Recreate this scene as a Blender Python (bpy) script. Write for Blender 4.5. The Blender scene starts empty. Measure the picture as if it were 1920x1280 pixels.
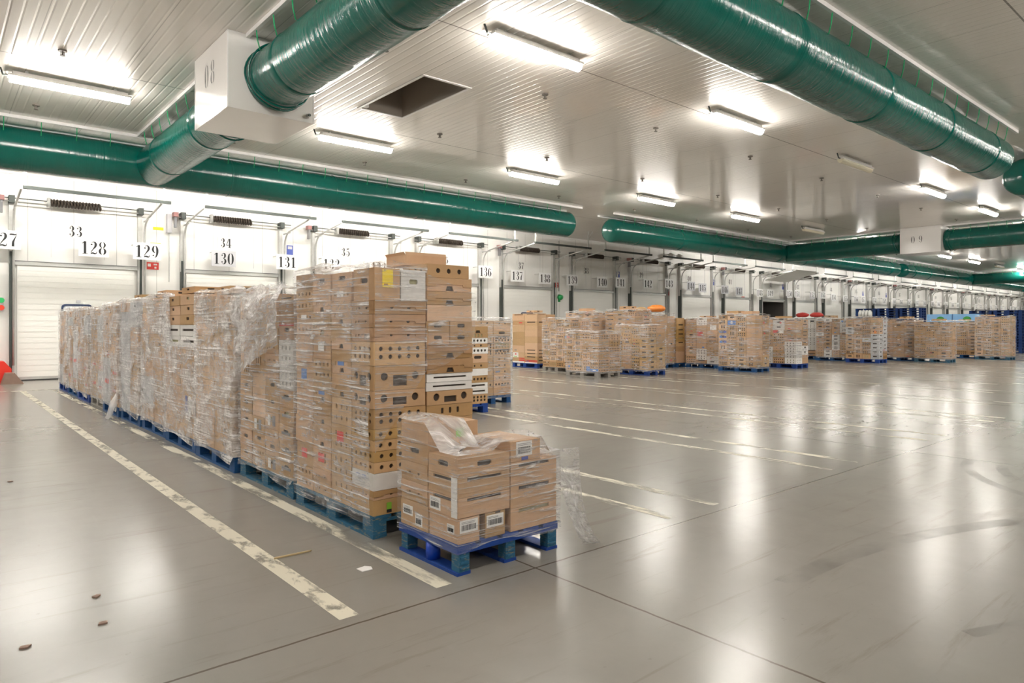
import bpy, bmesh, math, random
from mathutils import Vector, Matrix
rnd = random.Random(7)
SC = bpy.context.scene
COL = SC.collection
R = math.radians

# ------------------------------------------------------------------ camera, world, exposure
cd = bpy.data.cameras.new('camera')
cam = bpy.data.objects.new('camera', cd); COL.objects.link(cam)
CAM_H, YAW = 1.35, R(40.5)
cam.location = (0, 0, CAM_H)
cam.rotation_euler = (R(90), 0, -YAW)
cd.sensor_width = 36; cd.lens = 24
cd.shift_y = -28 / 1920
cd.clip_start = 0.05; cd.clip_end = 400
SC.camera = cam
w = bpy.data.worlds.new('hall_air'); SC.world = w
w.use_nodes = True
w.node_tree.nodes['Background'].inputs[0].default_value = (1.0, 0.96, 0.9, 1)
w.node_tree.nodes['Background'].inputs[1].default_value = 0.35
LAMP = 30.0
SC.view_settings.view_transform = 'Standard'
SC.view_settings.look = 'None'
SC.view_settings.exposure = 1.68
SC.view_settings.gamma = 1.0
SC.view_settings.use_curve_mapping = False
SC.cycles.max_bounces = 8; SC.cycles.glossy_bounces = 3

# ------------------------------------------------------------------ materials
class N:
    def __init__(s, name):
        s.m = bpy.data.materials.new(name); s.m.use_nodes = True
        s.t = s.m.node_tree; s.n = s.t.nodes; s.l = s.t.links
        s.b = s.n['Principled BSDF']; s.out = s.n['Material Output']
    def new(s, t, **kw):
        nd = s.n.new(t)
        for k, v in kw.items():
            if k in nd.inputs.keys(): nd.inputs[k].default_value = v
            else: setattr(nd, k, v)
        return nd
    def link(s, a, b): s.l.new(a, b)
    def math(s, op, a, b=None, c=None):
        nd = s.n.new('ShaderNodeMath'); nd.operation = op
        for i, v in enumerate((a, b, c)):
            if v is None: continue
            if isinstance(v, (int, float)): nd.inputs[i].default_value = v
            else: s.link(v, nd.inputs[i])
        return nd.outputs[0]
    def coord(s, scale=(1, 1, 1), rot=(0, 0, 0), src='Object'):
        tc = s.n.new('ShaderNodeTexCoord'); mp = s.n.new('ShaderNodeMapping')
        mp.inputs['Scale'].default_value = scale; mp.inputs['Rotation'].default_value = rot
        s.link(tc.outputs[src], mp.inputs[0]); return mp.outputs[0]
    def noise(s, vec, scale=5, detail=4, rough=.55, dist=0):
        nd = s.n.new('ShaderNodeTexNoise')
        nd.inputs['Scale'].default_value = scale; nd.inputs['Detail'].default_value = detail
        nd.inputs['Roughness'].default_value = rough; nd.inputs['Distortion'].default_value = dist
        s.link(vec, nd.inputs['Vector']); return nd.outputs['Fac']
    def ramp(s, fac, stops):
        nd = s.n.new('ShaderNodeValToRGB'); el = nd.color_ramp.elements
        while len(el) < len(stops): el.new(.5)
        for e, (p, c) in zip(el, stops):
            e.position = p
            e.color = (c, c, c, 1) if isinstance(c, (int, float)) else (*c, 1)
        s.link(fac, nd.inputs[0]); return nd.outputs[0]
    def mix(s, fac, a, b):
        nd = s.n.new('ShaderNodeMix'); nd.data_type = 'RGBA'
        for sock, v in ((nd.inputs[0], fac), (nd.inputs[6], a), (nd.inputs[7], b)):
            if isinstance(v, (int, float)): sock.default_value = v
            elif isinstance(v, tuple): sock.default_value = (*v, 1)
            else: s.link(v, sock)
        return nd.outputs[2]
    def bump(s, h, strength=.3, dist=.01):
        nd = s.n.new('ShaderNodeBump'); nd.inputs['Strength'].default_value = strength
        nd.inputs['Distance'].default_value = dist
        s.link(h, nd.inputs['Height']); s.link(nd.outputs[0], s.b.inputs['Normal'])
    def set(s, col=None, rough=None, metal=None, spec=None):
        for k, v in (('Base Color', col), ('Roughness', rough), ('Metallic', metal), ('Specular IOR Level', spec)):
            if v is None: continue
            if isinstance(v, tuple): s.b.inputs[k].default_value = (*v, 1)
            elif isinstance(v, (int, float)): s.b.inputs[k].default_value = v
            else: s.link(v, s.b.inputs[k])
        return s

def plain(name, col, rough=.5, metal=0.0, var=.06, nscale=6, spec=.5):
    k = N(name); f = k.noise(k.coord(), nscale, 3)
    lo = tuple(c * (1 - var) for c in col); hi = tuple(min(1, c * (1 + var)) for c in col)
    k.set(k.mix(f, lo, hi), rough, metal, spec); return k.m

def kraft(name, col, stripes=True):
    k = N(name); oi = k.new('ShaderNodeObjectInfo')
    hs = k.new('ShaderNodeHueSaturation')
    f = k.noise(k.coord((6, 6, 6)), 3, 4)
    c = k.mix(f, tuple(x * .9 for x in col), tuple(min(1, x * 1.08) for x in col))
    k.link(c, hs.inputs['Color'])
    k.link(k.math('MULTIPLY_ADD', oi.outputs['Random'], .34, .80), hs.inputs['Value'])
    k.link(k.math('MULTIPLY_ADD', oi.outputs['Random'], -.012, .506), hs.inputs['Hue'])
    k.link(k.math('MULTIPLY_ADD', oi.outputs['Random'], -.22, 1.08), hs.inputs['Saturation'])
    k.set(hs.outputs[0], .62, 0, .3)
    k.bump(k.noise(k.coord((8, 8, 30)), 3, 3), .12, .004)
    return k.m

M = {}
KR = dict(tan=(.54, .335, .175), brown=(.45, .265, .13), light=(.60, .40, .23), straw=(.55, .345, .145))
for n_, c_ in KR.items(): M[n_] = kraft('cardboard_' + n_, c_)
M['white'] = kraft('cardboard_white', (.78, .76, .73))
M['grey'] = kraft('cardboard_grey', (.55, .56, .58))
M['dark'] = plain('box_inside_shade', (.05, .035, .025), .8)  # near-black filler behind the holes stands in for shade inside the boxes
M['fruit'] = plain('box_contents_fruit', (.35, .33, .18), .6, var=.5, nscale=40)
M['blue'] = plain('print_blue', (.10, .25, .62), .5)
M['red'] = plain('print_red', (.70, .06, .05), .5)
M['green'] = plain('print_green', (.25, .55, .05), .5)
M['yellow'] = plain('print_yellow', (.90, .68, .02), .4)
M['ink'] = plain('ink_black', (.015, .015, .017), .55)
M['inkgrey'] = plain('ink_grey', (.22, .22, .23), .55)
M['paper'] = plain('paper_white', (.82, .81, .79), .6)
M['plate'] = plain('sign_plate_white', (.93, .93, .93), .4)
M['plategrey'] = plain('sign_plate_grey', (.60, .60, .63), .4)
M['steel'] = plain('galvanised_steel', (.55, .55, .53), .45, .35, .15, 12)
M['alu'] = plain('aluminium', (.62, .62, .60), .35, .6)
M['darksteel'] = plain('dark_painted_steel', (.06, .07, .065), .5, .2)
M['rubber'] = plain('black_rubber', (.02, .02, .02), .7)
M['housing'] = plain('lamp_housing', (.75, .73, .70), .4)
M['lens_off'] = plain('lamp_lens_yellowed', (.72, .66, .50), .25)
M['chrome'] = plain('sprinkler_brass', (.16, .14, .12), .45, .3)
M['rail'] = plain('white_rail', (.85, .83, .82), .35)
M['strap'] = plain('green_strap', (.02, .42, .16), .5)
M['redplastic'] = plain('red_plastic', (.75, .035, .02), .4)
M['brownrubber'] = plain('brown_rubber', (.26, .17, .13), .7, var=.3)
M['orange'] = plain('orange_net_sack', (.95, .28, .05), .5, var=.25, nscale=30)
M['wood'] = plain('wood_splinter', (.5, .38, .2), .7)
M['signblue'] = plain('sticker_blue', (.08, .12, .45), .5)
M['tunnel'] = plain('dock_tunnel', (.10, .09, .085), .8)
M['glassblue'] = plain('door_window_frame', (.03, .05, .12), .4)
M['pane'] = plain('door_window_pane', (.80, .84, .88), .1)
M['juice'] = plain('bottle_plastic', (.8, .82, .8), .25)

def emis(name, col, s):
    k = N(name); k.set((.9, .9, .9), .4)
    k.b.inputs['Emission Color'].default_value = (*col, 1); k.b.inputs['Emission Strength'].default_value = s
    return k.m
M['lamp'] = emis('lamp_diffuser_lit', (1.0, .955, .885), LAMP)

def painted_wood(name, col, worn):
    k = N(name)
    f = k.ramp(k.noise(k.coord((3, 3, 14)), 5, 6, .7), [(.52, 0.0), (.68, 1.0)])
    g = k.noise(k.coord((20, 20, 20)), 2, 3)
    c = k.mix(f, k.mix(g, tuple(x * .75 for x in col), col), worn)
    k.set(c, .6, 0, .3); k.bump(g, .2, .004); return k.m
M['pblue'] = painted_wood('pallet_blue_paint', (.012, .085, .26), (.05, .13, .22))
M['pblue2'] = painted_wood('pallet_bright_blue', (.012, .06, .30), (.03, .08, .30))
M['pgrey'] = painted_wood('pallet_grey_wood', (.34, .32, .29), (.22, .2, .18))
M['pteal'] = painted_wood('pallet_faded_blue', (.03, .14, .25), (.30, .27, .17))
M['tube'] = plain('pallet_post_blue', (.005, .06, .50), .35)

# vinyl duct
def vinyl(name, axis):
    k = N(name)
    s1 = (16, 1.3, 1.3) if axis == 'x' else (1.3, 16, 1.3)
    s2 = (4, 2, 2) if axis == 'x' else (2, 4, 2)
    a = k.noise(k.coord(s1), 1.0, 5, .6, .4); b = k.noise(k.coord(s2), 1.2, 3)
    h = k.math('ADD', k.math('MULTIPLY', k.ramp(a, [(.3, 0.), (.75, 1.)]), .7), k.math('MULTIPLY', b, .6))
    k.set(k.mix(b, (.0, .085, .066), (.0, .125, .095)), .16, 0, .6)
    k.bump(h, .32, .018); return k.m
M['vinylx'] = vinyl('green_vinyl_lengthwise', 'x'); M['vinyly'] = vinyl('green_vinyl_crosswise', 'y')

# ceiling panels
k = N('ceiling_panel')
tc = k.coord(); sx = k.new('ShaderNodeSeparateXYZ'); k.link(tc, sx.inputs[0])
fr = k.math('FRACT', k.math('MULTIPLY', sx.outputs[0], 1 / .134))
rib = k.math('SMOOTH_MIN', k.math('MULTIPLY', k.math('ABSOLUTE', k.math('SUBTRACT', fr, .5)), 3.4), .5, .1)
def seam(k, v, off, pitch, wd):
    f = k.math('FRACT', k.math('MULTIPLY', k.math('SUBTRACT', v, off - pitch / 2), 1 / pitch))
    return k.math('LESS_THAN', k.math('ABSOLUTE', k.math('SUBTRACT', f, .5)), wd / pitch / 2)
s1 = seam(k, sx.outputs[1], 7.09, 4.75, .022); s2 = seam(k, sx.outputs[0], 1.1, 1.15, .012)
sm = k.math('MAXIMUM', s1, k.math('MULTIPLY', s2, .5))
nz = k.noise(k.coord((.5, .5, .5)), 1.2, 4)
k.set(k.mix(sm, k.mix(nz, (.80, .76, .71), (.86, .82, .77)), (.22, .2, .18)), .34, 0, .3)
k.b.inputs['Coat Weight'].default_value = .6; k.b.inputs['Coat Roughness'].default_value = .07
k.bump(rib, .7, .014)
M['ceiling'] = k.m

# wall panels
k = N('wall_panel')
sx = k.new('ShaderNodeSeparateXYZ'); k.link(k.coord(), sx.inputs[0])
s1 = seam(k, sx.outputs[0], .9, .98, .012)
nz = k.noise(k.coord((.6, .6, .6)), 2, 4)
k.set(k.mix(s1, k.mix(nz, (.84, .83, .80), (.90, .89, .86)), (.5, .49, .47)), .38, 0, .5)
M['wall'] = k.m
k = N('door_panel_white')
nz = k.noise(k.coord((1, 1, 6)), 2, 4)
k.set(k.mix(nz, (.82, .815, .775), (.88, .875, .835)), .4, 0, .5); M['door'] = k.m
M['box'] = plain('plenum_white_panel', (.80, .775, .75), .18, 0, .03, 2)

# polished concrete floor
k = N('polished_concrete')
c0 = k.coord(); sx = k.new('ShaderNodeSeparateXYZ'); k.link(c0, sx.inputs[0])
n1 = k.noise(k.coord((.35, .35, 1)), 1.0, 6, .6, .6)
n2 = k.noise(k.coord((2.2, 2.2, 1)), 1.5, 8, .7, .3)
sc1 = k.ramp(k.noise(k.coord((.5, 6, 1), (0, 0, R(25))), 1.6, 7, .68, .5), [(.57, 0.), (.72, 1.)])
sc2 = k.ramp(k.noise(k.coord((5, .45, 1), (0, 0, R(-12))), 1.5, 7, .68, .5), [(.58, 0.), (.74, 1.)])
spk = k.ramp(k.noise(k.coord((14, 14, 1)), 1.2, 3, .6), [(.70, 0.), (.76, 1.)])
base = k.mix(n1, (.165, .155, .135), (.272, .257, .228))
base = k.mix(k.math('MULTIPLY', n2, .8), base, (.268, .254, .226))
base = k.mix(k.math('MULTIPLY', sc1, .68), base, (.175, .152, .122))
base = k.mix(k.math('MULTIPLY', sc2, .08), base, (.33, .31, .275))
base = k.mix(k.math('MULTIPLY', spk, .3), base, (.13, .11, .09))
wob = k.math('MULTIPLY', k.math('SUBTRACT', k.noise(k.coord((3, 3, 1)), 3, 3), .5), .012)
jx = seam(k, k.math('ADD', sx.outputs[0], wob), 2.58, 5.47, .013)
jy = seam(k, k.math('ADD', sx.outputs[1], wob), 2.82, 9.6, .014)
jn = k.math('MULTIPLY', k.math('MAXIMUM', jx, jy), .85)
base = k.mix(jn, base, (.075, .058, .04))
rg = k.math('ADD', k.math('MULTIPLY', n1, .10), k.math('MULTIPLY_ADD', n2, .05, .155))
k.set(base, rg, 0, .52)
k.bump(k.math('ADD', k.math('MULTIPLY', n2, .15), k.math('MULTIPLY', n1, .85)), .03, .01)
M['floor'] = k.m

def patchy(name, col, lo, hi, scale, rot=0, detail=6, cov=1.0, rough=.45):
    k = N(name)
    f = k.ramp(k.noise(k.coord(scale, (0, 0, rot)), 1.0, detail, .68, .3), [(lo, 0.), (hi, 1.)])
    k.set(col, rough); k.link(k.math('MULTIPLY', f, cov), k.b.inputs['Alpha']); return k.m
M['paint'] = patchy('floor_paint_worn', (.66, .62, .50), .33, .50, (9, 5, 1), R(35))
M['paint2'] = patchy('floor_paint_very_worn', (.66, .62, .50), .42, .56, (5, 1.3, 1), R(6))
M['tyre'] = patchy('tyre_mark', (.07, .06, .05), .40, .80, (3, 3, 1), 0, 6, .40, .4)
M['tyrelite'] = patchy('scrub_mark', (.55, .50, .44), .35, .75, (3, 3, 1), 0, 6, .22, .35)

# stretch film
def film(name, base, streak, sc, hi):
    k = N(name)
    v = k.coord(sc, (0, 0, 0), 'UV'); v2 = k.coord((5, 26, 1), (0, 0, R(34)), 'UV')
    v3 = k.coord((2.3, 3.6, 1), (0, 0, 0), 'UV'); v4 = k.coord((9, 9, 1), (0, 0, 0), 'UV')
    a = k.noise(v, 1.0, 4, .62, .2); b = k.noise(v2, 1.0, 4, .6, .4); c = k.noise(v3, 1.0, 3, .6, .6); d = k.noise(v4, 1.0, 4, .6, 1.2)
    st = k.ramp(a, [(.53, 0.), (.66, 1.)]); sd = k.ramp(b, [(.57, 0.), (.68, 1.)]); pt = k.ramp(c, [(.34, .25), (.62, 1.)])
    al = k.math('MULTIPLY', k.math('MAXIMUM', st, k.math('MULTIPLY', sd, .8)), k.math('MULTIPLY', pt, streak))  # white opacity streaks paint in specular glints as well as bunched film
    al = k.math('ADD', al, k.math('MULTIPLY', k.math('MULTIPLY', pt, d), base * 2))
    k.set((.93, .92, .93), .16, 0, 1.0)
    k.link(k.math('MINIMUM', al, hi), k.b.inputs['Alpha'])
    h = k.math('ADD', a, k.math('ADD', k.math('MULTIPLY', b, .8), k.math('MULTIPLY', d, 1.2)))
    k.bump(h, 1.0, .03)
    return k.m
M['film'] = film('stretch_film_clear', .17, .62, (1.3, 55, 1), .85)
M['filmh'] = film('stretch_film_layered', .62, .75, (1.2, 40, 1), .86)
M['filmc'] = film('stretch_film_thin', .16, .66, (1.6, 60, 1), .8)
M['films'] = film('stretch_film_streaky', .30, .90, (1.3, 55, 1), .88)
M['filmm'] = film('stretch_film_medium', .22, .86, (1.3, 50, 1), .85)
M['filmt'] = film('stretch_film_bunched', .60, .70, (7, 9, 1), .95)

# ------------------------------------------------------------------ mesh helpers
class MB:
    def __init__(s): s.v = []; s.f = []; s.m = []; s.uv = None; s.mats = []
    def mi(s, mat):
        if mat not in s.mats: s.mats.append(mat)
        return s.mats.index(mat)
    def face(s, pts, mat):
        b = len(s.v); s.v += [tuple(p) for p in pts]; s.f.append(tuple(range(b, b + len(pts)))); s.m.append(s.mi(mat))
    def box(s, x0, x1, y0, y1, z0, z1, mat):
        b = len(s.v); i = s.mi(mat)
        s.v += [(x0, y0, z0), (x1, y0, z0), (x1, y1, z0), (x0, y1, z0), (x0, y0, z1), (x1, y0, z1), (x1, y1, z1), (x0, y1, z1)]
        for f in ((0, 3, 2, 1), (4, 5, 6, 7), (0, 1, 5, 4), (1, 2, 6, 5), (2, 3, 7, 6), (3, 0, 4, 7)):
            s.f.append(tuple(b + j for j in f)); s.m.append(i)
        return s
    def prism(s, pts, z0, z1, mat):
        n = len(pts); b = len(s.v); i = s.mi(mat)
        s.v += [(x, y, z0) for x, y in pts] + [(x, y, z1) for x, y in pts]
        s.f.append(tuple(b + j for j in range(n - 1, -1, -1))); s.m.append(i)
        s.f.append(tuple(b + n + j for j in range(n))); s.m.append(i)
        for j in range(n):
            q = (j + 1) % n; s.f.append((b + j, b + q, b + n + q, b + n + j)); s.m.append(i)
    def tube(s, path, r, mat, n=8, cap=True):
        path = [Vector(p) for p in path]; i = s.mi(mat); b = len(s.v)
        rr = r if isinstance(r, list) else [r] * len(path)
        up = Vector((0, 0, 1)); pu = None
        for j, p in enumerate(path):
            t = (path[min(j + 1, len(path) - 1)] - path[max(j - 1, 0)]).normalized()
            if pu is None: pu = up if abs(t.z) < .9 else Vector((1, 0, 0))
            u = (pu - t * pu.dot(t)).normalized(); pu = u; v = t.cross(u)
            for q in range(n):
                a = 2 * math.pi * (q + .5) / n
                s.v.append(tuple(p + (u * math.cos(a) + v * math.sin(a)) * rr[j]))
        for j in range(len(path) - 1):
            for q in range(n):
                q2 = (q + 1) % n
                s.f.append((b + j * n + q, b + j * n + q2, b + (j + 1) * n + q2, b + (j + 1) * n + q)); s.m.append(i)
        if cap:
            s.f.append(tuple(b + q for q in range(n - 1, -1, -1))); s.m.append(i)
            e = b + (len(path) - 1) * n; s.f.append(tuple(e + q for q in range(n))); s.m.append(i)
        return s
    def grid(s, rows, mat, uvs=None):
        b = len(s.v); i = s.mi(mat); nr, nc = len(rows), len(rows[0])
        for r_ in rows: s.v += [tuple(p) for p in r_]
        for j in range(nr - 1):
            for q in range(nc - 1):
                s.f.append((b + j * nc + q, b + j * nc + q + 1, b + (j + 1) * nc + q + 1, b + (j + 1) * nc + q)); s.m.append(i)
        if uvs:
            s.uv = (s.uv or []) + [u for r_ in uvs for u in r_]
        return s
    def mesh(s, name, smooth=False):
        me = bpy.data.meshes.new(name); me.from_pydata(s.v, [], s.f)
        for m in s.mats: me.materials.append(m)
        me.polygons.foreach_set('material_index', s.m)
        if smooth: me.polygons.foreach_set('use_smooth', [True] * len(s.f))
        if s.uv:
            ul = me.uv_layers.new(name='UVMap')
            for lp in me.loops: ul.data[lp.index].uv = s.uv[lp.vertex_index]
        me.update(); return me
    def build(s, name, parent=None, smooth=False):
        return link(name, s.mesh(name, smooth), parent)

def link(name, me, parent=None, loc=None, rz=0):
    o = bpy.data.objects.new(name, me); COL.objects.link(o)
    if parent is not None: o.parent = parent
    if loc is not None: o.location = loc
    if rz: o.rotation_euler.z = rz
    return o
def tag(o, label=None, cat=None, group=None, kind=None):
    if label: o['label'] = label
    if cat: o['category'] = cat
    if group: o['group'] = group
    if kind: o['kind'] = kind
    return o
def empty(name, loc=(0, 0, 0), rz=0):
    o = bpy.data.objects.new(name, None); COL.objects.link(o); o.location = loc; o.rotation_euler.z = rz
    o.empty_display_size = .1; return o
def kids(o): return [c for c in COL.objects if c.parent == o]
CH = {}
def part(name, me, parent, loc=(0, 0, 0), rz=0):
    o = link(name, me, parent, loc, rz); CH.setdefault(parent.name, []).append(o); return o
def copy_tree(src, loc, rz=0):
    c = src.copy(); COL.objects.link(c); c.location = loc; c.rotation_euler.z = rz
    for ch in CH.get(src.name, []):
        d = ch.copy(); COL.objects.link(d); d.parent = c; CH.setdefault(c.name, []).append(d)
        for g in CH.get(ch.name, []):
            e = g.copy(); COL.objects.link(e); e.parent = d
    return c
ORD = ['bottom', 'second', 'third', 'fourth', 'fifth', 'sixth', 'seventh', 'eighth', 'ninth', 'tenth', 'eleventh', 'twelfth',
       'thirteenth', 'fourteenth', 'fifteenth', 'sixteenth', 'seventeenth', 'eighteenth', 'nineteenth', 'twentieth', 'twenty-first', 'twenty-second', 'twenty-third', 'twenty-fourth']

# stencil numerals: ribbons (x, y, half width) in a cell 0.56 wide, 1 high
GL = {
 '1': [[(.27, .04, .085), (.27, .97, .085)], [(.10, .02, .02), (.46, .02, .02)], [(.07, .80, .012), (.16, .86, .03), (.24, .955, .02)]],
 '0': [[(.245, .985, .012), (.15, .88, .05), (.11, .68, .08), (.10, .5, .085), (.11, .32, .08), (.15, .12, .05), (.245, .015, .012)],
       [(.315, .985, .012), (.41, .88, .05), (.45, .68, .08), (.46, .5, .085), (.45, .32, .08), (.41, .12, .05), (.315, .015, .012)]],
 '2': [[(.07, .74, .015), (.13, .76, .07), (.19, .74, .015)], [(.12, .89, .015), (.24, .97, .025), (.36, .92, .06), (.41, .77, .085), (.37, .60, .07), (.25, .42, .04), (.12, .22, .025), (.08, .12, .015)],
       [(.07, .05, .04), (.20, .09, .055), (.34, .05, .055), (.44, .08, .03), (.48, .22, .012)]],
 '3': [[(.08, .79, .02), (.14, .79, .065), (.20, .79, .02)], [(.13, .92, .015), (.24, .975, .022), (.35, .92, .06), (.385, .77, .08), (.35, .62, .06), (.25, .535, .02)],
       [(.25, .505, .018), (.37, .44, .06), (.42, .27, .085), (.36, .09, .06), (.25, .02, .022), (.13, .07, .015)], [(.07, .2, .02), (.13, .2, .065), (.19, .2, .02)]],
 '4': [[(.37, .03, .08), (.37, .97, .08)], [(.27, .95, .034), (.05, .31, .034)], [(.02, .27, .036), (.28, .27, .036)], [(.46, .27, .036), (.54, .27, .036)], [(.22, .025, .025), (.52, .025, .025)]],
 '5': [[(.11, .91, .055), (.26, .90, .065), (.43, .95, .035)], [(.11, .85, .014), (.10, .53, .014)], [(.12, .53, .014), (.25, .60, .025), (.38, .53, .06), (.43, .33, .085), (.37, .11, .06), (.25, .02, .022), (.13, .07, .015)], [(.07, .2, .02), (.13, .2, .065), (.19, .2, .02)]],
 '6': [[(.31, .98, .012), (.19, .88, .045), (.12, .66, .075), (.10, .42, .085), (.12, .22, .075), (.18, .06, .04), (.26, .015, .012)], [(.25, .56, .015), (.36, .52, .05), (.44, .33, .08), (.39, .11, .055), (.31, .015, .015)], [(.34, .80, .02), (.40, .80, .06), (.46, .80, .02)]],
 '7': [[(.06, .86, .02), (.10, .91, .05), (.24, .91, .055), (.38, .89, .05), (.48, .96, .015)], [(.46, .86, .015), (.36, .62, .035), (.27, .36, .07), (.25, .03, .085)]],
 '8': [[(.245, .985, .012), (.15, .90, .045), (.115, .76, .065), (.16, .62, .05), (.245, .535, .012)], [(.315, .985, .012), (.41, .90, .045), (.445, .76, .065), (.40, .62, .05), (.315, .535, .012)],
       [(.245, .505, .012), (.14, .42, .055), (.095, .26, .08), (.14, .09, .055), (.245, .015, .012)], [(.315, .505, .012), (.42, .42, .055), (.465, .26, .08), (.42, .09, .055), (.315, .015, .012)]],
}
GL['9'] = [[(.56 - x, 1 - y, h) for x, y, h in st] for st in GL['6']]
def spline(pts, n=4):
    if len(pts) < 3: return pts
    out = []
    P = [pts[0]] + list(pts) + [pts[-1]]
    for i in range(1, len(P) - 2):
        for q in range(n):
            t = q / n
            out.append(tuple(.5 * ((2 * P[i][c]) + (-P[i-1][c] + P[i+1][c]) * t + (2*P[i-1][c] - 5*P[i][c] + 4*P[i+1][c] - P[i+2][c]) * t*t + (-P[i-1][c] + 3*P[i][c] - 3*P[i+1][c] + P[i+2][c]) * t**3) for c in range(3)))
    out.append(pts[-1]); return out
def numerals(mb, text, h, mapf, mat, gap=.06, thin=1.0):
    """mapf(u, v) -> point; u centred"""
    cw = .56 + gap; wtot = cw * len(text) - gap
    for i, ch in enumerate(text):
        ox = i * cw - wtot / 2
        for st in GL[ch]:
            sp = spline(st)
            L, Rr = [], []
            for j, (x, y, hw) in enumerate(sp):
                a = sp[max(0, j - 1)]; b = sp[min(len(sp) - 1, j + 1)]
                dx, dy = b[0] - a[0], b[1] - a[1]; d = math.hypot(dx, dy) or 1
                nx, ny = -dy / d * hw * thin, dx / d * hw * thin
                L.append(mapf((ox + x + nx) * h, (y + ny - .5) * h)); Rr.append(mapf((ox + x - nx) * h, (y - ny - .5) * h))
            for j in range(len(sp) - 1):
                mb.face([L[j], Rr[j], Rr[j + 1], L[j + 1]], mat)

# ------------------------------------------------------------------ the hall
CZ, YW, XE, XB, YB = 5.18, 20.87, 118.0, -12.0, -20.0
def struct(name, mb, **kw):
    o = mb.build(name); o['kind'] = 'structure'; return tag(o, **kw)
b = MB(); b.box(XB, XE, YB, YW + 4, -.2, 0, M['floor']); struct('floor', b)
# ceiling with a recessed hatch
HX0, HX1, HY0, HY1 = 5.75, 6.58, 8.80, 10.80
b = MB()
for x0, x1, y0, y1 in ((XB, HX0, YB, YW + .3), (HX1, XE, YB, YW + .3), (HX0, HX1, YB, HY0), (HX0, HX1, HY1, YW + .3)):
    b.face([(x0, y0, CZ), (x0, y1, CZ), (x1, y1, CZ), (x1, y0, CZ)], M['ceiling'])
    b.face([(x0, y0, CZ + .9), (x1, y0, CZ + .9), (x1, y1, CZ + .9), (x0, y1, CZ + .9)], M['ceiling'])
struct('ceiling', b)
h = empty('ceiling_hatch', (0, 0, 0)); tag(h, 'open rectangular hatch cut into the white ribbed ceiling, dark shaft inside', 'ceiling hatch')
b = MB(); t = .02; up = CZ + .75
M['shaft'] = plain('hatch_shaft', (.30, .26, .22), .6)
b.box(HX0 - t, HX0, HY0 - t, HY1 + t, CZ - .004, up, M['shaft']); b.box(HX1, HX1 + t, HY0 - t, HY1 + t, CZ - .004, up, M['shaft'])
b.box(HX0, HX1, HY0 - t, HY0, CZ - .004, up, M['shaft']); b.box(HX0, HX1, HY1, HY1 + t, CZ - .004, up, M['shaft'])
b.box(HX0 - t, HX1 + t, HY0 - t, HY1 + t, up, up + .02, M['shaft'])
part('shaft', b.mesh('shaft'), h)
b = MB(); e = .05
for x0, x1, y0, y1 in ((HX0 - e, HX0, HY0 - e, HY1 + e), (HX1, HX1 + e, HY0 - e, HY1 + e), (HX0, HX1, HY0 - e, HY0), (HX0, HX1, HY1, HY1 + e)):
    b.box(x0, x1, y0, y1, CZ - .012, CZ, M['rail'])
part('frame', b.mesh('hatch_frame'), h)
b = MB(); b.box(HX0 + .02, HX0 + .10, HY1 - .10, HY1 - .02, CZ, up, M['rail']); part('corner_post', b.mesh('corner_post'), h)

BAY, BW, BX0 = 3.915, 2.72, 1.60
OPEN = 9
ox0, ox1 = BX0 + BAY * OPEN, BX0 + BAY * OPEN + BW
b = MB(); m = M['wall']
def wallq(x0, x1, z0, z1): b.face([(x0, YW, z0), (x1, YW, z0), (x1, YW, z1), (x0, YW, z1)], m)
wallq(XB, ox0, 0, CZ); wallq(ox1, XE, 0, CZ); wallq(ox0, ox1, 2.82, CZ)
struct('wall_dock', b)
b = MB(); z1 = 2.82; T = M['tunnel']
b.face([(ox0, YW, 0), (ox0, YW + 2.5, 0), (ox0, YW + 2.5, z1), (ox0, YW, z1)], T); b.face([(ox1, YW, 0), (ox1, YW, z1), (ox1, YW + 2.5, z1), (ox1, YW + 2.5, 0)], T)
b.face([(ox0, YW, z1), (ox0, YW + 2.5, z1), (ox1, YW + 2.5, z1), (ox1, YW, z1)], T); b.face([(ox0, YW + 2.5, 0), (ox1, YW + 2.5, 0), (ox1, YW + 2.5, z1), (ox0, YW + 2.5, z1)], T)
struct('wall_dock_tunnel', b)
for nm, pts in (('wall_end', [(XE, YB, 0), (XE, YW, 0), (XE, YW, CZ), (XE, YB, CZ)]), ('wall_near_end', [(XB, YB, 0), (XB, YB, CZ), (XB, YW, CZ), (XB, YW, 0)]), ('wall_opposite', [(XB, YB, 0), (XE, YB, 0), (XE, YB, CZ), (XB, YB, CZ)])):
    b = MB(); b.face(pts, M['wall']); struct(nm, b)
b = MB(); b.box(XB, XE, YW - .05, YW, CZ - .06, CZ, M['rail']); struct('trim_1', b)

# floor paint, tyre marks
def strip(name, x0, x1, y0, y1, mat, z=.0015):
    b = MB(); b.face([(x0, y0, z), (x1, y0, z), (x1, y1, z), (x0, y1, z)], mat); return struct(name, b)
for i in range(16):
    xa = 1.485 + 2.506 * i
    strip('floor_marking', xa - .05, xa + .05, 2.93 if i else 2.90, 17.45, M['paint'] if i == 0 else M['paint2'])
    strip('floor_marking', xa + .555 - .05, xa + .555 + .05, 2.93, 17.45, M['paint2'])
strip('floor_marking', -6, 60, 17.5, 17.6, M['paint2'])
def arc(cx, cy, r, a0, a1, wd, mat, z=.002):
    b = MB(); n = 24; P = []
    for i in range(n + 1):
        a = R(a0 + (a1 - a0) * i / n)
        P.append(((cx + (r - wd / 2) * math.cos(a), cy + (r - wd / 2) * math.sin(a), z), (cx + (r + wd / 2) * math.cos(a), cy + (r + wd / 2) * math.sin(a), z)))
    for i in range(n): b.face([P[i][0], P[i][1], P[i + 1][1], P[i + 1][0]], mat)
    return struct('floor_marking', b)
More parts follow.
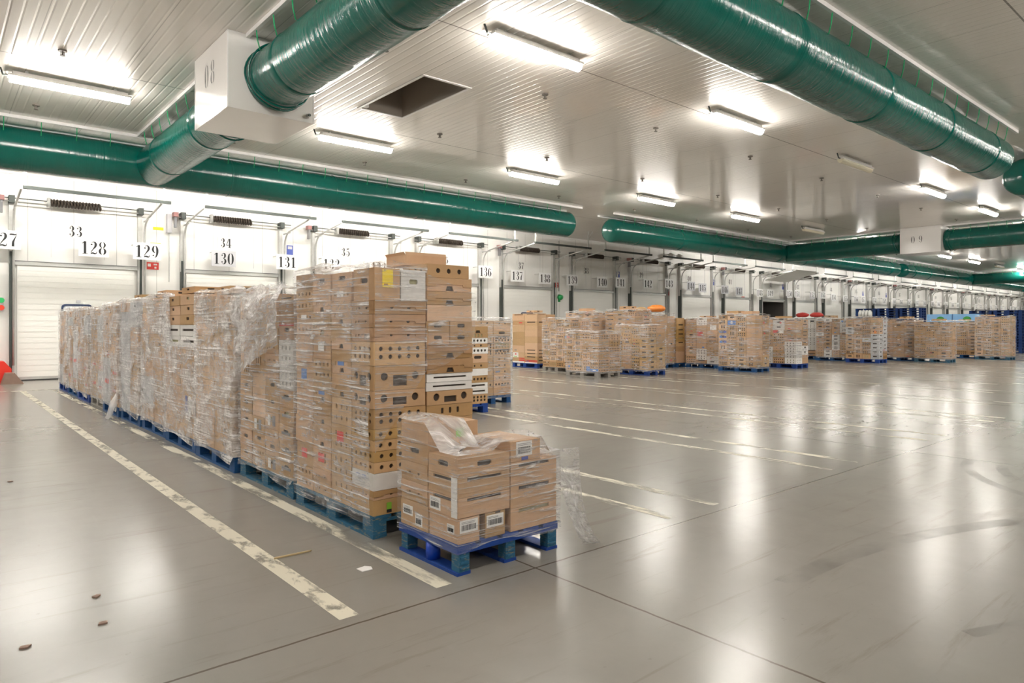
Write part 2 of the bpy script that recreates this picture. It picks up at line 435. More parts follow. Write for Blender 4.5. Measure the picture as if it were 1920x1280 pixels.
for a in ((8.2, .35, 1.9, 95, 175, .10, M['tyre']), (8.2, .35, 1.62, 100, 170, .10, M['tyre']), (8.1, .35, 1.36, 100, 165, .16, M['tyrelite']), (8.2, .35, 1.12, 110, 200, .09, M['tyre']),
          (3.6, -3.2, 5.0, 62, 92, .13, M['tyre']), (2.2, -2.5, 3.7, 48, 70, .07, M['tyre']), (2.5, -9, 11.0, 66, 78, .12, M['tyrelite'])):
    arc(*a)

# ------------------------------------------------------------------ ceiling lights
LL = 1.62
def light_proto(lit):
    o = empty('ceiling_light' if lit else 'emergency_light')
    b = MB(); b.box(-LL / 2, LL / 2, -.080, .080, -.115, -.085, M['housing']); b.box(-LL / 2 + .05, LL / 2 - .05, -.05, .05, -.085, -.035, M['housing']); part('housing', b.mesh('light_housing'), o)
    b = MB(); L2 = LL / 2 - .02; n = 8; mt = M['lamp'] if lit else M['lens_off']
    pr = [(math.cos(math.pi * q / n) * .072, -.116 - math.sin(math.pi * q / n) * .085) for q in range(n + 1)]
    b.grid([[(-L2, y, z) for y, z in pr], [(L2, y, z) for y, z in pr]], mt)
    b.face([(-L2, y, z) for y, z in pr], mt); b.face([(L2, y, z) for y, z in reversed(pr)], mt)
    part('diffuser', b.mesh('light_diffuser'), o)
    for x in (-LL * .36, LL * .36):
        b = MB(); b.box(x - .02, x + .02, -.03, .03, -.04, .0, M['steel']); part('bracket', b.mesh('light_bracket'), o)
    b = MB(); b.tube([(-LL / 2, 0, -.105), (-LL / 2 - .06, 0, -.105), (-LL / 2 - .09, .02, 0)], .014, M['darksteel'], 6); part('cable', b.mesh('light_cable'), o)
    return o
protoL = {}
def lamp(x, y, lit, label, group):
    if lit not in protoL:
        o = protoL[lit] = light_proto(lit); o.location = (x, y, CZ)
    else: o = copy_tree(protoL[lit], (x, y, CZ))
    tag(o, label, 'ceiling light' if lit else 'unlit light', group)
def bare_lamp(x, y, label, group):
    src = [c for c in CH[protoL[True].name] if c.name.startswith('diffuser')][0]
    o = link('tube_lamp', src.data, None, (x, y, CZ + .116)); tag(o, label, 'ceiling light', group)
cnt = ['first', 'second', 'third', 'fourth', 'fifth', 'sixth', 'seventh', 'eighth', 'ninth', 'tenth', 'eleventh', 'twelfth', 'thirteenth', 'fourteenth', 'fifteenth', 'sixteenth', 'seventeenth', 'eighteenth', 'nineteenth', 'twentieth']
OFFA = {2, 7, 12}; OFFB = {5, 10}
ca = cb = 0
for i in range(-2, 19):
    x = 1.75 + 4.88 * i - .05
    if i in OFFB: lamp(x, 12.55, False, 'unlit fitting with yellowed lens in the dock side lamp row' if i == 5 else 'second unlit fitting, dock side lamp row', 'unlit ceiling fittings')
    else:
        lamp(x, 12.55, True, 'lit tube lamp, %s of the ceiling row beside the dock side duct' % (cnt[i] if i >= 0 else ('unseen', 'early')[i]), 'lit lamps beside the dock side duct')
    x = 1.30 + 4.95 * i
    if i in (3, 8, 13): lamp(x, 6.78, False, 'unlit yellowed fitting in the middle lamp row, %s along it' % cnt[i], 'unlit ceiling fittings')
    else: lamp(x, 6.78, True, 'lit tube lamp, %s of the middle ceiling row between long ducts' % (cnt[i] if i >= 0 else ('unseen', 'early')[i]), 'lit lamps in the middle row')
for i in range(-1, 19):
    if i in (4, 5): continue
    if i < 3: bare_lamp(4.2 + 4.88 * i, 18.35, 'extra hidden tube lamp added between the dock wall and the green duct', 'lit lamps along the dock wall')  # extra hidden lamps added halfway along the row to brighten the dock wall
    bare_lamp(1.75 + 4.88 * i, 18.35, 'extra hidden tube lamp added between the dock wall and the green duct', 'lit lamps along the dock wall')
for i in range(-1, 9):  # unseen rows carrying on the lamp grid, put in to light the foreground
    bare_lamp(1.3 + 4.95 * i, .9, 'unseen tube lamp carrying on the ceiling grid outside the aisle duct', 'unseen lamps outside the aisle duct')
    bare_lamp(1.3 + 4.95 * i, -5.0, 'unseen tube lamp carrying on the ceiling grid at the open side', 'unseen lamps at the open side')

# sprinklers
sp = empty('sprinkler_head')
b = MB(); n = 10; pts = [(math.cos(2 * math.pi * q / n) * .055, math.sin(2 * math.pi * q / n) * .055) for q in range(n)]
b.prism(pts, -.018, 0, M['chrome']); part('escutcheon', b.mesh('escutcheon'), sp)
b = MB(); b.tube([(0, 0, -.015), (0, 0, -.07)], .012, M['chrome'], 6); b.tube([(-.02, 0, -.02), (-.02, 0, -.07), (.02, 0, -.07), (.02, 0, -.02)], .005, M['chrome'], 5)
b.prism([(x * .6, y * .6) for x, y in pts], -.078, -.07, M['chrome']); part('nozzle', b.mesh('nozzle'), sp)
first = True
for ix, x in enumerate((1.41, 4.75, 7.72, 10.65, 14.05, 17.5, 21.0, 24.4, 27.8, 31.2, 34.6, 38)):
    for y in (8.2, 11.25, 14.33):
        o = sp if first else copy_tree(sp, (x, y, CZ)); o.location = (x, y, CZ); first = False
        tag(o, 'small metal sprinkler head hanging under the white ribbed ceiling', 'sprinkler', 'sprinkler heads on the ceiling')

# ------------------------------------------------------------------ green air ducts
DZ, DR = 4.64, .40
YD, YN = 15.60, 4.10            # dock side run, aisle run
def tube_mesh(name, L, axis, caps=(True, True), saddle=(0, 0), seams=2.45):
    """vinyl tube along +axis from 0 to L"""
    n = 40; b = MB(); mt = M['vinylx'] if axis == 'x' else M['vinyly']
    r_ = random.Random(name); st = []; DR = .40 if axis == 'x' else .388
    t = 0.0
    while t < L: st.append(t); t += .14
    q = seams * .5
    SE = []
    while q < L - .6:
        if q > .6: SE.append(q); st += [q - .03, q - .012, q, q + .012, q + .03]
        q += seams
    st = sorted(x for x in st if x < L - .02) + [L]
    rows = []
    ring = lambda t, r, a: ((t, r * math.cos(a), r * math.sin(a)) if axis == 'x' else (r * math.cos(a), t, r * math.sin(a)))
    prof = []
    if caps[0]: prof += [(-.17 + .17 * (1 - math.cos(math.pi / 2 * q / 4)), DR * math.sin(math.pi / 2 * max(q, .06) / 4) ) for q in range(4)]
    for t in st:
        d = 1 + .006 * math.sin(t * 7.3) + r_.uniform(-.004, .004)
        if any(abs(t - q) < .006 for q in SE): d = 1.022
        elif any(abs(t - q) < .02 for q in SE): d = .985
        prof.append((t, DR * d))
    if caps[1]: prof += [(L + .17 * math.sin(math.pi / 2 * q / 4), DR * math.cos(math.pi / 2 * min(q, 3.94) / 4)) for q in range(1, 5)]
    for t, r in prof:
        row = []
        for q in range(n + 1):
            a = 2 * math.pi * q / n; tt = t
            z = DR * math.sin(a); s = .40 - math.sqrt(max(0, (.42 ** 2) - z * z))
            if saddle[0] and t < .5: tt = t - s * (1 - t / .5)
            if saddle[1] and t > L - .5: tt = t + s * (1 - (L - t) / .5)
            row.append(ring(tt, r, a))
        rows.append(row)
    b.grid(rows, mt); return b.mesh(name, True)
strapme = {}
def strap_mesh(axis, side):
    if (axis, side) in strapme: return strapme[(axis, side)]
    b = MB(); w_ = .008
    p0, p1 = .36 * side, .315 * side; z0, z1 = CZ - .06 - DZ, math.sqrt(DR ** 2 - .315 ** 2) - .005
    if axis == 'x': b.tube([(0, p0, z0), (0, (p0 + p1) / 2 + .01 * side, (z0 + z1) / 2), (0, p1, z1)], w_, M['strap'], 5)
    else: b.tube([(p0, 0, z0), ((p0 + p1) / 2 + .01 * side, 0, (z0 + z1) / 2), (p1, 0, z1)], w_, M['strap'], 5)
    me = strapme[(axis, side)] = b.mesh('strap_' + axis, True); return me
def duct(x, y, L, axis, label, caps=(True, True), saddle=(0, 0), full=True, ring=False, skip=None):
    o = empty('air_duct', (x, y, DZ)); tag(o, label, 'air duct', 'green vinyl air ducts under the ceiling')
    part('vinyl_tube', tube_mesh('vinyl_tube_%s_%d_%d' % (axis, x * 10, y * 10), L, axis, caps, saddle), o)
    for s in (-1, 1):
        b = MB(); z1, z0 = CZ - DZ, CZ - .055 - DZ; e0 = .02 if saddle[0] else -.25; e1 = L - .02 if saddle[1] else L + .35
        if saddle[0] and axis == 'y': e0 = .1
        if axis == 'x': b.box(e0, e1, .36 * s - .022, .36 * s + .022, z0, z1, M['rail'])
        else: b.box(.36 * s - .022, .36 * s + .022, max(e0, 0), min(e1, L), z0, z1, M['rail'])
        part('rail', b.mesh('duct_rail'), o)
        n = int(L / .56)
        if full:
            for i in range(n):
                t = .3 + i * .56
                if t > L - .1: break
                if skip and s == skip[1] and abs(t - skip[0]) < .45: continue
                part('strap', strap_mesh(axis, s), o, (t, 0, 0) if axis == 'x' else (0, t, 0))
        else:
            me = strap_mesh(axis, s); bb = MB(); vs = [tuple(v.co) for v in me.vertices]; fs = [tuple(p.vertices) for p in me.polygons]
            for i in range(n):
                t = .3 + i * .56; base = len(bb.v)
                if skip and s == skip[1] and abs(t - skip[0]) < .45: continue
                bb.v += [(x_ + t, y_, z_) if axis == 'x' else (x_, y_ + t, z_) for x_, y_, z_ in vs]
                for f in fs: bb.f.append(tuple(base + q for q in f)); bb.m.append(bb.mi(M['strap']))
            q = part('strap', bb.mesh('strap_far', True), o); q['kind'] = 'stuff'
    if ring:
        b = MB(); rr = DR + .012
        for t in ((.09, .22, .36) if ring == 1 else (L - .09, L - .22)):
            path = [((t + .03 * math.sin(a * 2), rr * math.cos(a), rr * math.sin(a)) if axis == 'x' else (rr * math.cos(a), t + .05 * math.sin(a * 2 + t * 9), rr * math.sin(a))) for a in [2 * math.pi * q / 36 for q in range(37)]]
            b.tube(path, .014, M['vinyly'], 6, False)
        part('tie_band', b.mesh('tie_band', True), o)
    return o
names = ['first', 'second', 'third', 'fourth']
for kx in range(4):
    X = 3.53 + 26.0 * kx
    nm = names[kx]
    a0 = X - (11.75 if kx < 2 else 12.2); a1 = X + (12.1 if kx == 0 else 12.7)
    if kx == 0: a0 = -6.0
    duct(a0, YD, a1 - a0, 'x', 'long green vinyl duct parallel to the dock wall, %s along the hall' % nm, full=kx < 1, skip=(X - a0, -1))
    duct((a0 + (.5 if kx == 1 else 0)) if kx else -1.0, YN, (15.85 if kx == 0 else X + 12.7) - ((a0 + (.5 if kx == 1 else 0)) if kx else -1.0), 'x', 'long green vinyl duct over the open aisle, %s along the hall' % nm, full=kx < 1, skip=(X - ((a0 + (.5 if kx == 1 else 0)) if kx else -1.0), 1))
    bx0, bx1, by0, by1, bz = X - .61, X + .55, 9.05, 10.45, 4.18
    duct(X, by1 + .006, YD - DR - by1 - .006, 'y', 'short green cross duct from the %s white box to the dock side duct' % nm, (False, False), (0, 1), kx < 2, 1)
    duct(X, YN + DR, by0 - YN - DR - .012, 'y', 'short green cross duct from the %s white box to the aisle duct' % nm, (False, False), (1, 0), kx < 2, 2)
    o = empty('plenum_box', (X, (by0 + by1) / 2, bz))
    tag(o, ['white ceiling box marked 08 between two green cross ducts', 'white ceiling box marked 09 between two green cross ducts', 'unmarked white ceiling box third along the hall', 'unmarked white ceiling box last along the hall'][kx], 'ventilation box', 'white ventilation boxes on the ceiling')
    b = MB(); hx0, hx1, hy = -.61, .55, .70
    b.box(hx0, hx1, -hy, hy, 0, CZ - bz - .003, M['box']); part('casing', b.mesh('casing'), o)
    b = MB()
    for (x_, y_) in ((hx0, -hy), (hx1, -hy), (hx0, hy)): b.box(x_ - .004, x_ + .012, y_ - .004, y_ + .012, .0, CZ - bz - .003, M['rail'])
    part('corner_profile', b.mesh('corner_profile'), o)
    b = MB(); b.tube([(hx1 - .08, -hy, .09), (hx1 - .08, -hy - .05, .09)], .03, M['steel'], 10); b.tube([(hx1 - .08, -hy - .05, .09), (hx1 - .08, -hy - .07, .09)], .018, M['darksteel'], 8)
    part('valve', b.mesh('box_valve'), o)
    if kx < 2:
        b = MB(); xx = hx0 - .003; tx = '08' if kx == 0 else '09'; cy = (.04 if kx == 0 else .12)
        cz = (.62 if kx == 0 else .52)
        numerals(b, tx, .32 if kx == 0 else .27, lambda u, v: (xx, cy - u, cz + v), M['ink'], gap=.42 if kx else .25, thin=.55)
        part('lettering', b.mesh('box_lettering'), o)

# ------------------------------------------------------------------ loading doors along the dock wall
DM = {}
def door_meshes():
    W = BW; S = M['steel']; D = M['darksteel']
    b = MB(); zs = [.10, .66, 1.22, 1.78, 2.34, 2.88]; mt = M['door']
    for z0, z1 in zip(zs, zs[1:]):
        n = 4
        for q in range(n):
            a = z0 + (z1 - z0) * q / n; c = z0 + (z1 - z0) * (q + 1) / n; g = .022 if q == n - 1 else .010
            b.box(.06, W - .06, -.055 , -.01, a, c - g, mt)
            b.box(.06, W - .06, -.043, -.01, c - g, c, mt)
    DM['leaf'] = b.mesh('door_leaf')
    b = MB(); b.box(.06, W - .06, -.06, -.01, .03, .10, M['alu']); b.box(.06, W - .06, -.055, -.02, 0, .03, M['rubber']); DM['bottom_seal'] = b.mesh('bottom_seal')
    b = MB(); b.box(0, W, -.085, -.0, 2.88, 2.97, M['alu']); b.box(0, W, -.1, -.0, 2.97, 2.985, M['inkgrey']); DM['top_rail'] = b.mesh('top_rail')
    b = MB(); b.box(-.11, -.01, -.13, -.0, 2.9, 4.52, S); b.box(-.045, .0, -.14, 0, 0, 2.9, S); DM['post_a'] = b.mesh('track_post')
    b = MB(); b.box(W + .01, W + .11, -.13, -.0, 2.9, 4.52, S); b.box(W, W + .045, -.14, 0, 0, 2.9, S); DM['post_b'] = b.mesh('track_post')
    b = MB(); b.box(-.10, -.05, -.16, -.0, .0, 3.2, D); DM['guard_a'] = b.mesh('guard_angle')
    b = MB(); b.box(W + .05, W + .10, -.16, -.0, .0, 3.2, D); DM['guard_b'] = b.mesh('guard_angle')
    for s, x in (('a', -.02), ('b', W + .16)):
        b = MB(); P = [(x, -.17, .4), (x, -.17, 3.80)]
        for q in range(1, 9):
            a = q / 8 * R(84); P.append((x, -.17 - .47 * (1 - math.cos(a)), 3.80 + .47 * math.sin(a)))
        P.append((x, -1.98, 4.46)); b.tube(P, .026, S, 6)
        b.box(x - .012, x + .012, -.62, -.1, 4.20, 4.235, S)
        DM['track_' + s] = b.mesh('curved_track', True)
    b = MB(); b.tube([(-.25, -.22, 4.50), (W + .35, -.22, 4.50)], .014, D, 6); b.tube([(-.25, -.22, 4.42), (W + .35, -.22, 4.42)], .012, S, 6)
    for x in (-.06, W + .06): b.box(x - .06, x + .06, -.28, -.0, 4.38, 4.56, D)
    DM['shaft'] = b.mesh('lifting_shaft')
    b = MB(); P = []; n = 16 * 8
    for q in range(n + 1):
        a = 2 * math.pi * q / 8; P.append((.72 + 1.12 * q / n, -.22 + .075 * math.cos(a), 4.47 + .075 * math.sin(a)))
    b.tube(P, .03, M['brownspring'], 5); b.box(.66, .72, -.32, -.12, 4.36, 4.58, S); DM['spring'] = b.mesh('torsion_spring', True)
    b = MB(); b.box(.02, W + .38, -1.99, -1.92, 4.47, 4.54, D); DM['cross_bar'] = b.mesh('cross_bar')
    for s, x, dx in (('a', .06, -.25), ('b', W + .22, .25)):
        b = MB(); b.box(x - .025, x + .025, -1.97, -1.93, 4.54, CZ, S); b.tube([(x, -1.95, 4.80), (x + dx, -1.95, CZ)], .022, S, 6); DM['hang_' + s] = b.mesh('ceiling_hanger')
    b = MB(); b.box(-.30, -.24, -.28, -.16, 4.12, 4.5, M['inkgrey']); b.box(-.33, -.21, -.32, -.12, 4.42, 4.54, M['redmotor']); DM['motor'] = b.mesh('door_motor')
    b = MB(); b.tube([(.75, -.2, 4.4), (.75, -.19, 3.1)], .005, M['plategrey'], 4); b.tube([(W - .8, -.2, 4.4), (W - .8, -.19, 3.1)], .005, M['plategrey'], 4); DM['cord'] = b.mesh('pull_cord')
    b = MB(); pts = []
    for cx, cz, a0 in ((.25, .10, 0), (-.25, .10, 90), (-.25, -.10, 180), (.25, -.10, 270)):
        for q in range(5): a = R(a0 + 22.5 * q); pts.append((cx + .09 * math.cos(a), cz + .09 * math.sin(a)))
    def ring(sc): return [(1.32 + x * sc, z * (1 + (sc - 1) * 2) + 1.74) for x, z in pts]
    o_, i_ = ring(1.0), ring(.88); n = len(pts)
    for q in range(n):
        q2 = (q + 1) % n
        b.face([(o_[q][0], -.08, o_[q][1]), (o_[q2][0], -.08, o_[q2][1]), (i_[q2][0], -.08, i_[q2][1]), (i_[q][0], -.08, i_[q][1])], M['glassblue'])
        b.face([(o_[q][0], -.055, o_[q][1]), (o_[q2][0], -.055, o_[q2][1]), (o_[q2][0], -.08, o_[q2][1]), (o_[q][0], -.08, o_[q][1])], M['glassblue'])
    b.face([(x, -.066, z) for x, z in i_], M['pane']); DM['window'] = b.mesh('door_window')
    b = MB(); b.box(1.31, 1.40, -.10, -.055, 1.97, 2.03, M['plategrey']); DM['latch'] = b.mesh('door_latch')
M['brownspring'] = plain('spring_oiled_steel', (.06, .045, .035), .5, .5)
M['redmotor'] = plain('motor_red_grey', (.35, .16, .15), .5)
door_meshes()
NB = 25
for kx in range(-1, NB):
    x = BX0 + BAY * kx; o = empty('door_%d' % (kx + 2), (x, YW, 0)); o['kind'] = 'structure'
    op = kx in (OPEN, 19)
    tag(o, 'white sectional loading door numbered %d in the long dock wall%s' % (33 + kx, ', raised open' if kx == OPEN else ''), 'loading door', 'loading doors in the dock wall')
    def add(n_, key): return part(n_, DM[key], o)
    if kx != OPEN:
        add('leaf', 'leaf'); add('bottom_seal', 'bottom_seal')
    else:
        b = MB(); b.box(.06, BW - .06, -.05, -.01, 2.84, 3.3, M['door']); part('leaf', b.mesh('door_leaf_low'), o)
        b = MB()
        for i in range(3):
            y0 = -.30 - i * .62; z0 = 4.02 + i * .16
            b.face([(.06, y0, z0), (BW - .06, y0, z0), (BW - .06, y0 - .6, z0 + .155), (.06, y0 - .6, z0 + .155)], M['door'])
            b.face([(.06, y0, z0 + .045), (.06, y0 - .6, z0 + .2), (BW - .06, y0 - .6, z0 + .2), (BW - .06, y0, z0 + .045)], M['door'])
            b.face([(.06, y0, z0), (.06, y0 - .6, z0 + .155), (.06, y0 - .6, z0 + .2), (.06, y0, z0 + .045)], M['alu'])
        part('raised_leaf', b.mesh('raised_leaf'), o)
    if kx != 11: add('top_rail', 'top_rail')
    for n_, kk in (('track_post', 'post_a'), ('track_post', 'post_b'), ('guard_angle', 'guard_a'), ('guard_angle', 'guard_b'), ('curved_track', 'track_a'), ('curved_track', 'track_b'),
                   ('lifting_shaft', 'shaft'), ('torsion_spring', 'spring'), ('cross_bar', 'cross_bar'), ('ceiling_hanger', 'hang_a'), ('ceiling_hanger', 'hang_b')): add(n_, kk)
    if kx % 2 == 0 or kx < 3: add('door_motor', 'motor')
    if kx < 14: add('pull_cord', 'cord')
    if kx in (0, 4, 13): add('door_window', 'window'); add('latch', 'latch')
    # door number on the upper panel
    sx_ = {0: 2.9, 1: 6.68, 2: 10.54, 4: 18.3, 5: 22.13, 6: 25.95, 7: 29.83, 8: 33.67, 10: 41.3}.get(kx, x + 1.2)
    if kx >= 0:
        b = MB(); b.box(-.24, .24, -.012, 0, -.17, .17, M['wall' if kx not in (5, 6) else 'door']); 
        numerals(b, str(33 + kx), .27, lambda u, v: (u, -.0145, v), M['ink'], gap=.05, thin=.95)
        g = link('sign', b.mesh('door_number_%d' % (33 + kx)), None, (sx_, YW - .002, 3.82))
        tag(g, 'small black stencilled number %d high on the white dock wall' % (33 + kx), 'number sign', 'door numbers')

# lane number plates
SG = [(127, 1.37, 3.457), (128, 3.255, 3.392), (129, 4.483, 3.382), (130, 6.515, 3.324), (131, 8.378, 3.329), (132, 9.881, 3.36), (133, 11.6, 3.36), (134, 13.1, 3.36), (135, 14.7, 3.36), (136, 16.143, 3.434), (137, 17.818, 3.371),
      (138, 19.334, 3.334), (139, 20.931, 3.339), (140, 22.825, 3.327), (141, 23.981, 3.351), (142, 26.066, 3.387), (143, 27.602, 3.449), (144, 29.418, 3.40), (145, 30.542, 3.36), (146, 32.626, 3.337), (147, 34.051, 3.298), (148, 36.068, 3.274),
      (149, 37.249, 3.281), (150, 39.497, 3.319), (151, 40.617, 3.354), (152, 42.55, 3.35), (153, 43.855, 3.385), (154, 45.521, 3.293), (155, 47.108, 3.229), (156, 48.769, 3.25), (157, 50.155, 3.25), (158, 52.055, 3.25), (159, 53.763, 3.25)]
for n_ in range(160, 186): SG.append((n_, 53.763 + 1.62 * (n_ - 159), 3.25))
GREYP = {130, 144, 145, 146, 147}
for n_, x, z in SG:
    u_ = (x - BX0) % BAY
    over = u_ < .45 or BW - .45 < u_ < BW + .5
    y = YW - (.42 if over else .34)
    o = empty('sign', (x, y, z))
    tag(o, '%s plate with black stencilled number %d %s' % ('grey' if n_ in GREYP else 'white', n_, 'in front of a door track post' if over else 'hanging before the dock wall'), 'number sign', 'lane number plates along the dock wall')
    b = MB(); hw = .34; b.box(-hw, hw, -.006, .006, -.23, .23, M['plategrey' if n_ in GREYP else 'plate']); part('plate', b.mesh('number_plate'), o)
    b = MB(); numerals(b, str(n_), .33, lambda u, v: (u, -.0085, v), M['ink'], gap=.03, thin=.98); part('numerals', b.mesh('numerals_%d' % n_), o)
    b = MB(); dy = YW - y
    for s in (-.28, .28): b.box(s - .01, s + .01, .006, dy, .17, .19, M['steel'])
    part('bracket', b.mesh('sign_bracket'), o)

# small things on the wall
def wallplate(x, z, w_, h_, mat, label, cat='sticker', marks=None, y=.0, name='sticker', d=.012):
    b = MB(); b.box(-w_ / 2, w_ / 2, -d, 0, -h_ / 2, h_ / 2, M[mat])
    if marks: marks(b, -d - .002)
    o = link(name, b.mesh(name + '_mesh'), None, (x, YW - y, z)); return tag(o, label, cat)
def bars(cols, w_, h_):
    def f(b, y):
        for (x0, x1, z0, z1, c) in cols: b.box(x0 * w_, x1 * w_, y, y + .002, z0 * h_, z1 * h_, M[c])
    return f
wallplate(4.86, 4.077, .26, .08, 'yellow', 'upper yellow strip sticker on the wall to the side of door 33')
wallplate(4.79, 3.627, .26, .09, 'yellow', 'lower yellow strip sticker above number plate 129', marks=bars([(-.3, .3, -.1, .1, 'ink')], .26, .09))
fire = lambda b, y: [b.box(-.13, -.05, y, y + .002, -.02, .06, M['paper']), b.box(.02, .11, y, y + .002, .02, .06, M['paper']), b.box(.04, .09, y, y + .002, -.07, -.02, M['paper'])]
for x, z, t in ((4.72, 3.03, 'below number plate 129'), (20.27, 3.116, 'between doors 37 and 38'), (28.0, 3.0, 'below number plate 143'), (35.0, 2.95, 'between plates 147 and 148')):
    G_ = wallplate(x, z, .30, .20, 'red', 'red and white fire equipment sign %s' % t, 'safety sign', fire, name='safety_sign'); G_['group'] = 'fire equipment signs'
for x, z, t in ((8.63, 3.75, 'above number plate 131'), (24.29, 3.74, 'above number plate 141'), (32.1, 3.72, 'beside number plate 146'), (39.5, 3.75, 'above number plate 150'), (50.9, 3.7, 'beyond number plate 157'), (55.0, 3.7, 'far along the wall past plate 159')):
    G_ = wallplate(x, z, .20, .30, 'signblue', 'blue pictogram sticker on the dock wall %s' % t, 'sticker', bars([(-.35, .35, .1, .4, 'plategrey')], .2, .3)); G_['group'] = 'blue pictogram stickers'
b = MB(); b.box(-.06, .06, -.13, 0, -.22, .30, M['plategrey']); b.tube([(0, -.06, -.22), (0, -.06, -1.6)], .015, M['steel'], 6)
tag(link('junction_box', b.mesh('junction_box'), None, (5.12, YW, 4.2)), 'tall grey junction box high on the wall above yellow stickers', 'junction box')
b = MB(); b.box(-.05, .05, -.10, 0, -.16, .16, M['plategrey'])
for z, c in ((.09, 'lightgreen'), (-.09, 'lightred')):
    M.setdefault('lightgreen', plain('signal_green', (.02, .45, .12), .3)); M.setdefault('lightred', plain('signal_red', (.75, .06, .03), .3))
    b.tube([(0, -.09, z), (0, -.15, z)], .065, M[c], 12)
tag(link('signal_light', b.mesh('signal_light'), None, (1.34, YW, 1.9)), 'small red and green signal light on the wall beside door 33', 'signal light')
b = MB(); b.tube([(0, -.02, 0), (0, -.16, -.04)], .11, M['lightgreen'], 12); b.box(-.04, .04, -.06, 0, -.22, .1, M['lightgreen'])
tag(link('alarm_bell', b.mesh('alarm_bell', True), None, (20.45, YW, 2.62)), 'green round device on the wall between doors 37 and 38', 'alarm')
b = MB(); b.tube([(0, -.01, .25), (0, -.01, 2.4)], .012, M['inkgrey'], 5); tag(link('conduit', b.mesh('conduit'), None, (20.45, YW, 2.6)), 'thin grey conduit rising above the green alarm', 'conduit')
for x, t in ((28.05, 'first'), (28.75, 'second')):
    b = MB(); b.tube([(0, -.02, 0), (0, -.12, 0), (-.05, -.22, -.05)], .03, M['steel'], 6); b.tube([(-.05, -.18, -.02), (-.14, -.42, -.12)], .11, M['housing'], 14)
    tag(link('floodlight', b.mesh('floodlight', True), None, (x, YW, 4.93)), '%s grey round floodlight high on the wall above door 40' % t, 'floodlight', 'floodlights above door 40')
# red block and wedge by the first door
b = MB(); b.prism([(0, 0), (.5, 0), (.5, .34), (.36, .52), (0, .52)], 0, .6, M['redplastic'])
me = b.mesh('red_block'); 
for v in me.vertices: v.co = (v.co.x, -v.co.z, v.co.y)
tag(link('dock_bumper', me, None, (1.0, 20.75, 0)), 'red plastic block with a sloped corner on the floor beside door 33', 'bumper block')
b = MB(); b.prism([(0, 0), (.43, 0), (.25, .26), (.08, .26)], 0, .35, M['brownrubber'])
me = b.mesh('wedge')
for v in me.vertices: v.co = (v.co.x, -v.co.z, v.co.y)
tag(link('wheel_wedge', me, None, (1.28, 20.1, 0)), 'brown wedge shaped ramp block on the floor in front of red block', 'wheel wedge')
# litter
def litter(name, x, y, pts, hgt, mat, label, cat, rz=0):
    b = MB(); b.prism(pts, 0, hgt, M[mat]); tag(link(name, b.mesh(name + '_mesh'), None, (x, y, .001), rz), label, cat)
def fl(px, py):
    r_ = (px - 960) / 1280; dep = CAM_H * 1280 / (py - 612); s_, c_ = math.sin(YAW), math.cos(YAW)
    return ((s_ + c_ * r_) * dep, (c_ - s_ * r_) * dep)
x, y = fl(548, 1041); litter('wood_splinter', x, y, [(-.11, -.006), (.10, -.004), (.12, .004), (-.10, .008)], .008, 'wood', 'pale wood splinter on the floor between the two worn white lines', 'splinter', R(-2))
x, y = fl(684, 1067); litter('paper_scrap', x, y, [(-.03, -.03), (.03, -.035), (.045, .01), (.02, .04), (-.035, .03)], .003, 'paper', 'small crumpled white paper scrap on the floor before the half pallet', 'paper scrap')
for i, (px, py, t) in enumerate(((192, 1169, 'larger brown chip on the floor in front of the worn line'), (180, 1119, 'small dark chip on the floor behind the larger brown chip'), (19, 903, 'brown chip alone on the open floor far from the line'), (48, 1214, 'brown chip pair at the near edge of open floor'))):
    x, y = fl(px, py); litter('floor_chip', x, y, [(-.02, -.012), (.018, -.014), (.022, .01), (-.008, .016)], .006, 'brownrubber', t, 'chip', i)

# ------------------------------------------------------------------ pallets
from mathutils import noise as mn
PM = {}
def pallet_parts(w, d, mat):
    key = (round(w, 2), round(d, 2), mat)
    if key in PM: return PM[key]
    m = M[mat]; b = MB()
    nb = 5 if w > .7 else 4; bw = w / nb * .82
    for i in range(nb):
        x = (w - bw) * i / (nb - 1); b.box(x, x + bw, 0, d, .122, .144, m)
    for y in (0, d / 2 - .07, d - .14): b.box(0.002, w - .002, y + .002, y + .138, .100, .121, m)
    deck = b.mesh('pallet_deck')
    bl = MB(); 
    xs = (0, w / 2 - .05, w - .1); ys = (0, d / 2 - .07, d - .145)
    bl.box(.003, .097, .003, .142, .0215, .0995, m); block = bl.mesh('pallet_block')
    bd = MB(); bd.box(.0, .10, 0, d, 0, .021, m); board = bd.mesh('pallet_board')
    PM[key] = (deck, block, board, xs, ys); return PM[key]
def pallet(x0, y0, w, d, mat, label, group='loaded pallets'):
    deck, block, board, xs, ys = pallet_parts(w, d, mat)
    o = empty('pallet', (x0, y0, 0)); tag(o, label, 'pallet', group)
    part('deck', deck, o)
    for x in xs:
        part('bottom_board', board, o, (x, 0, 0))
        for y in ys: part('block', block, o, (x, y, 0))
    return o

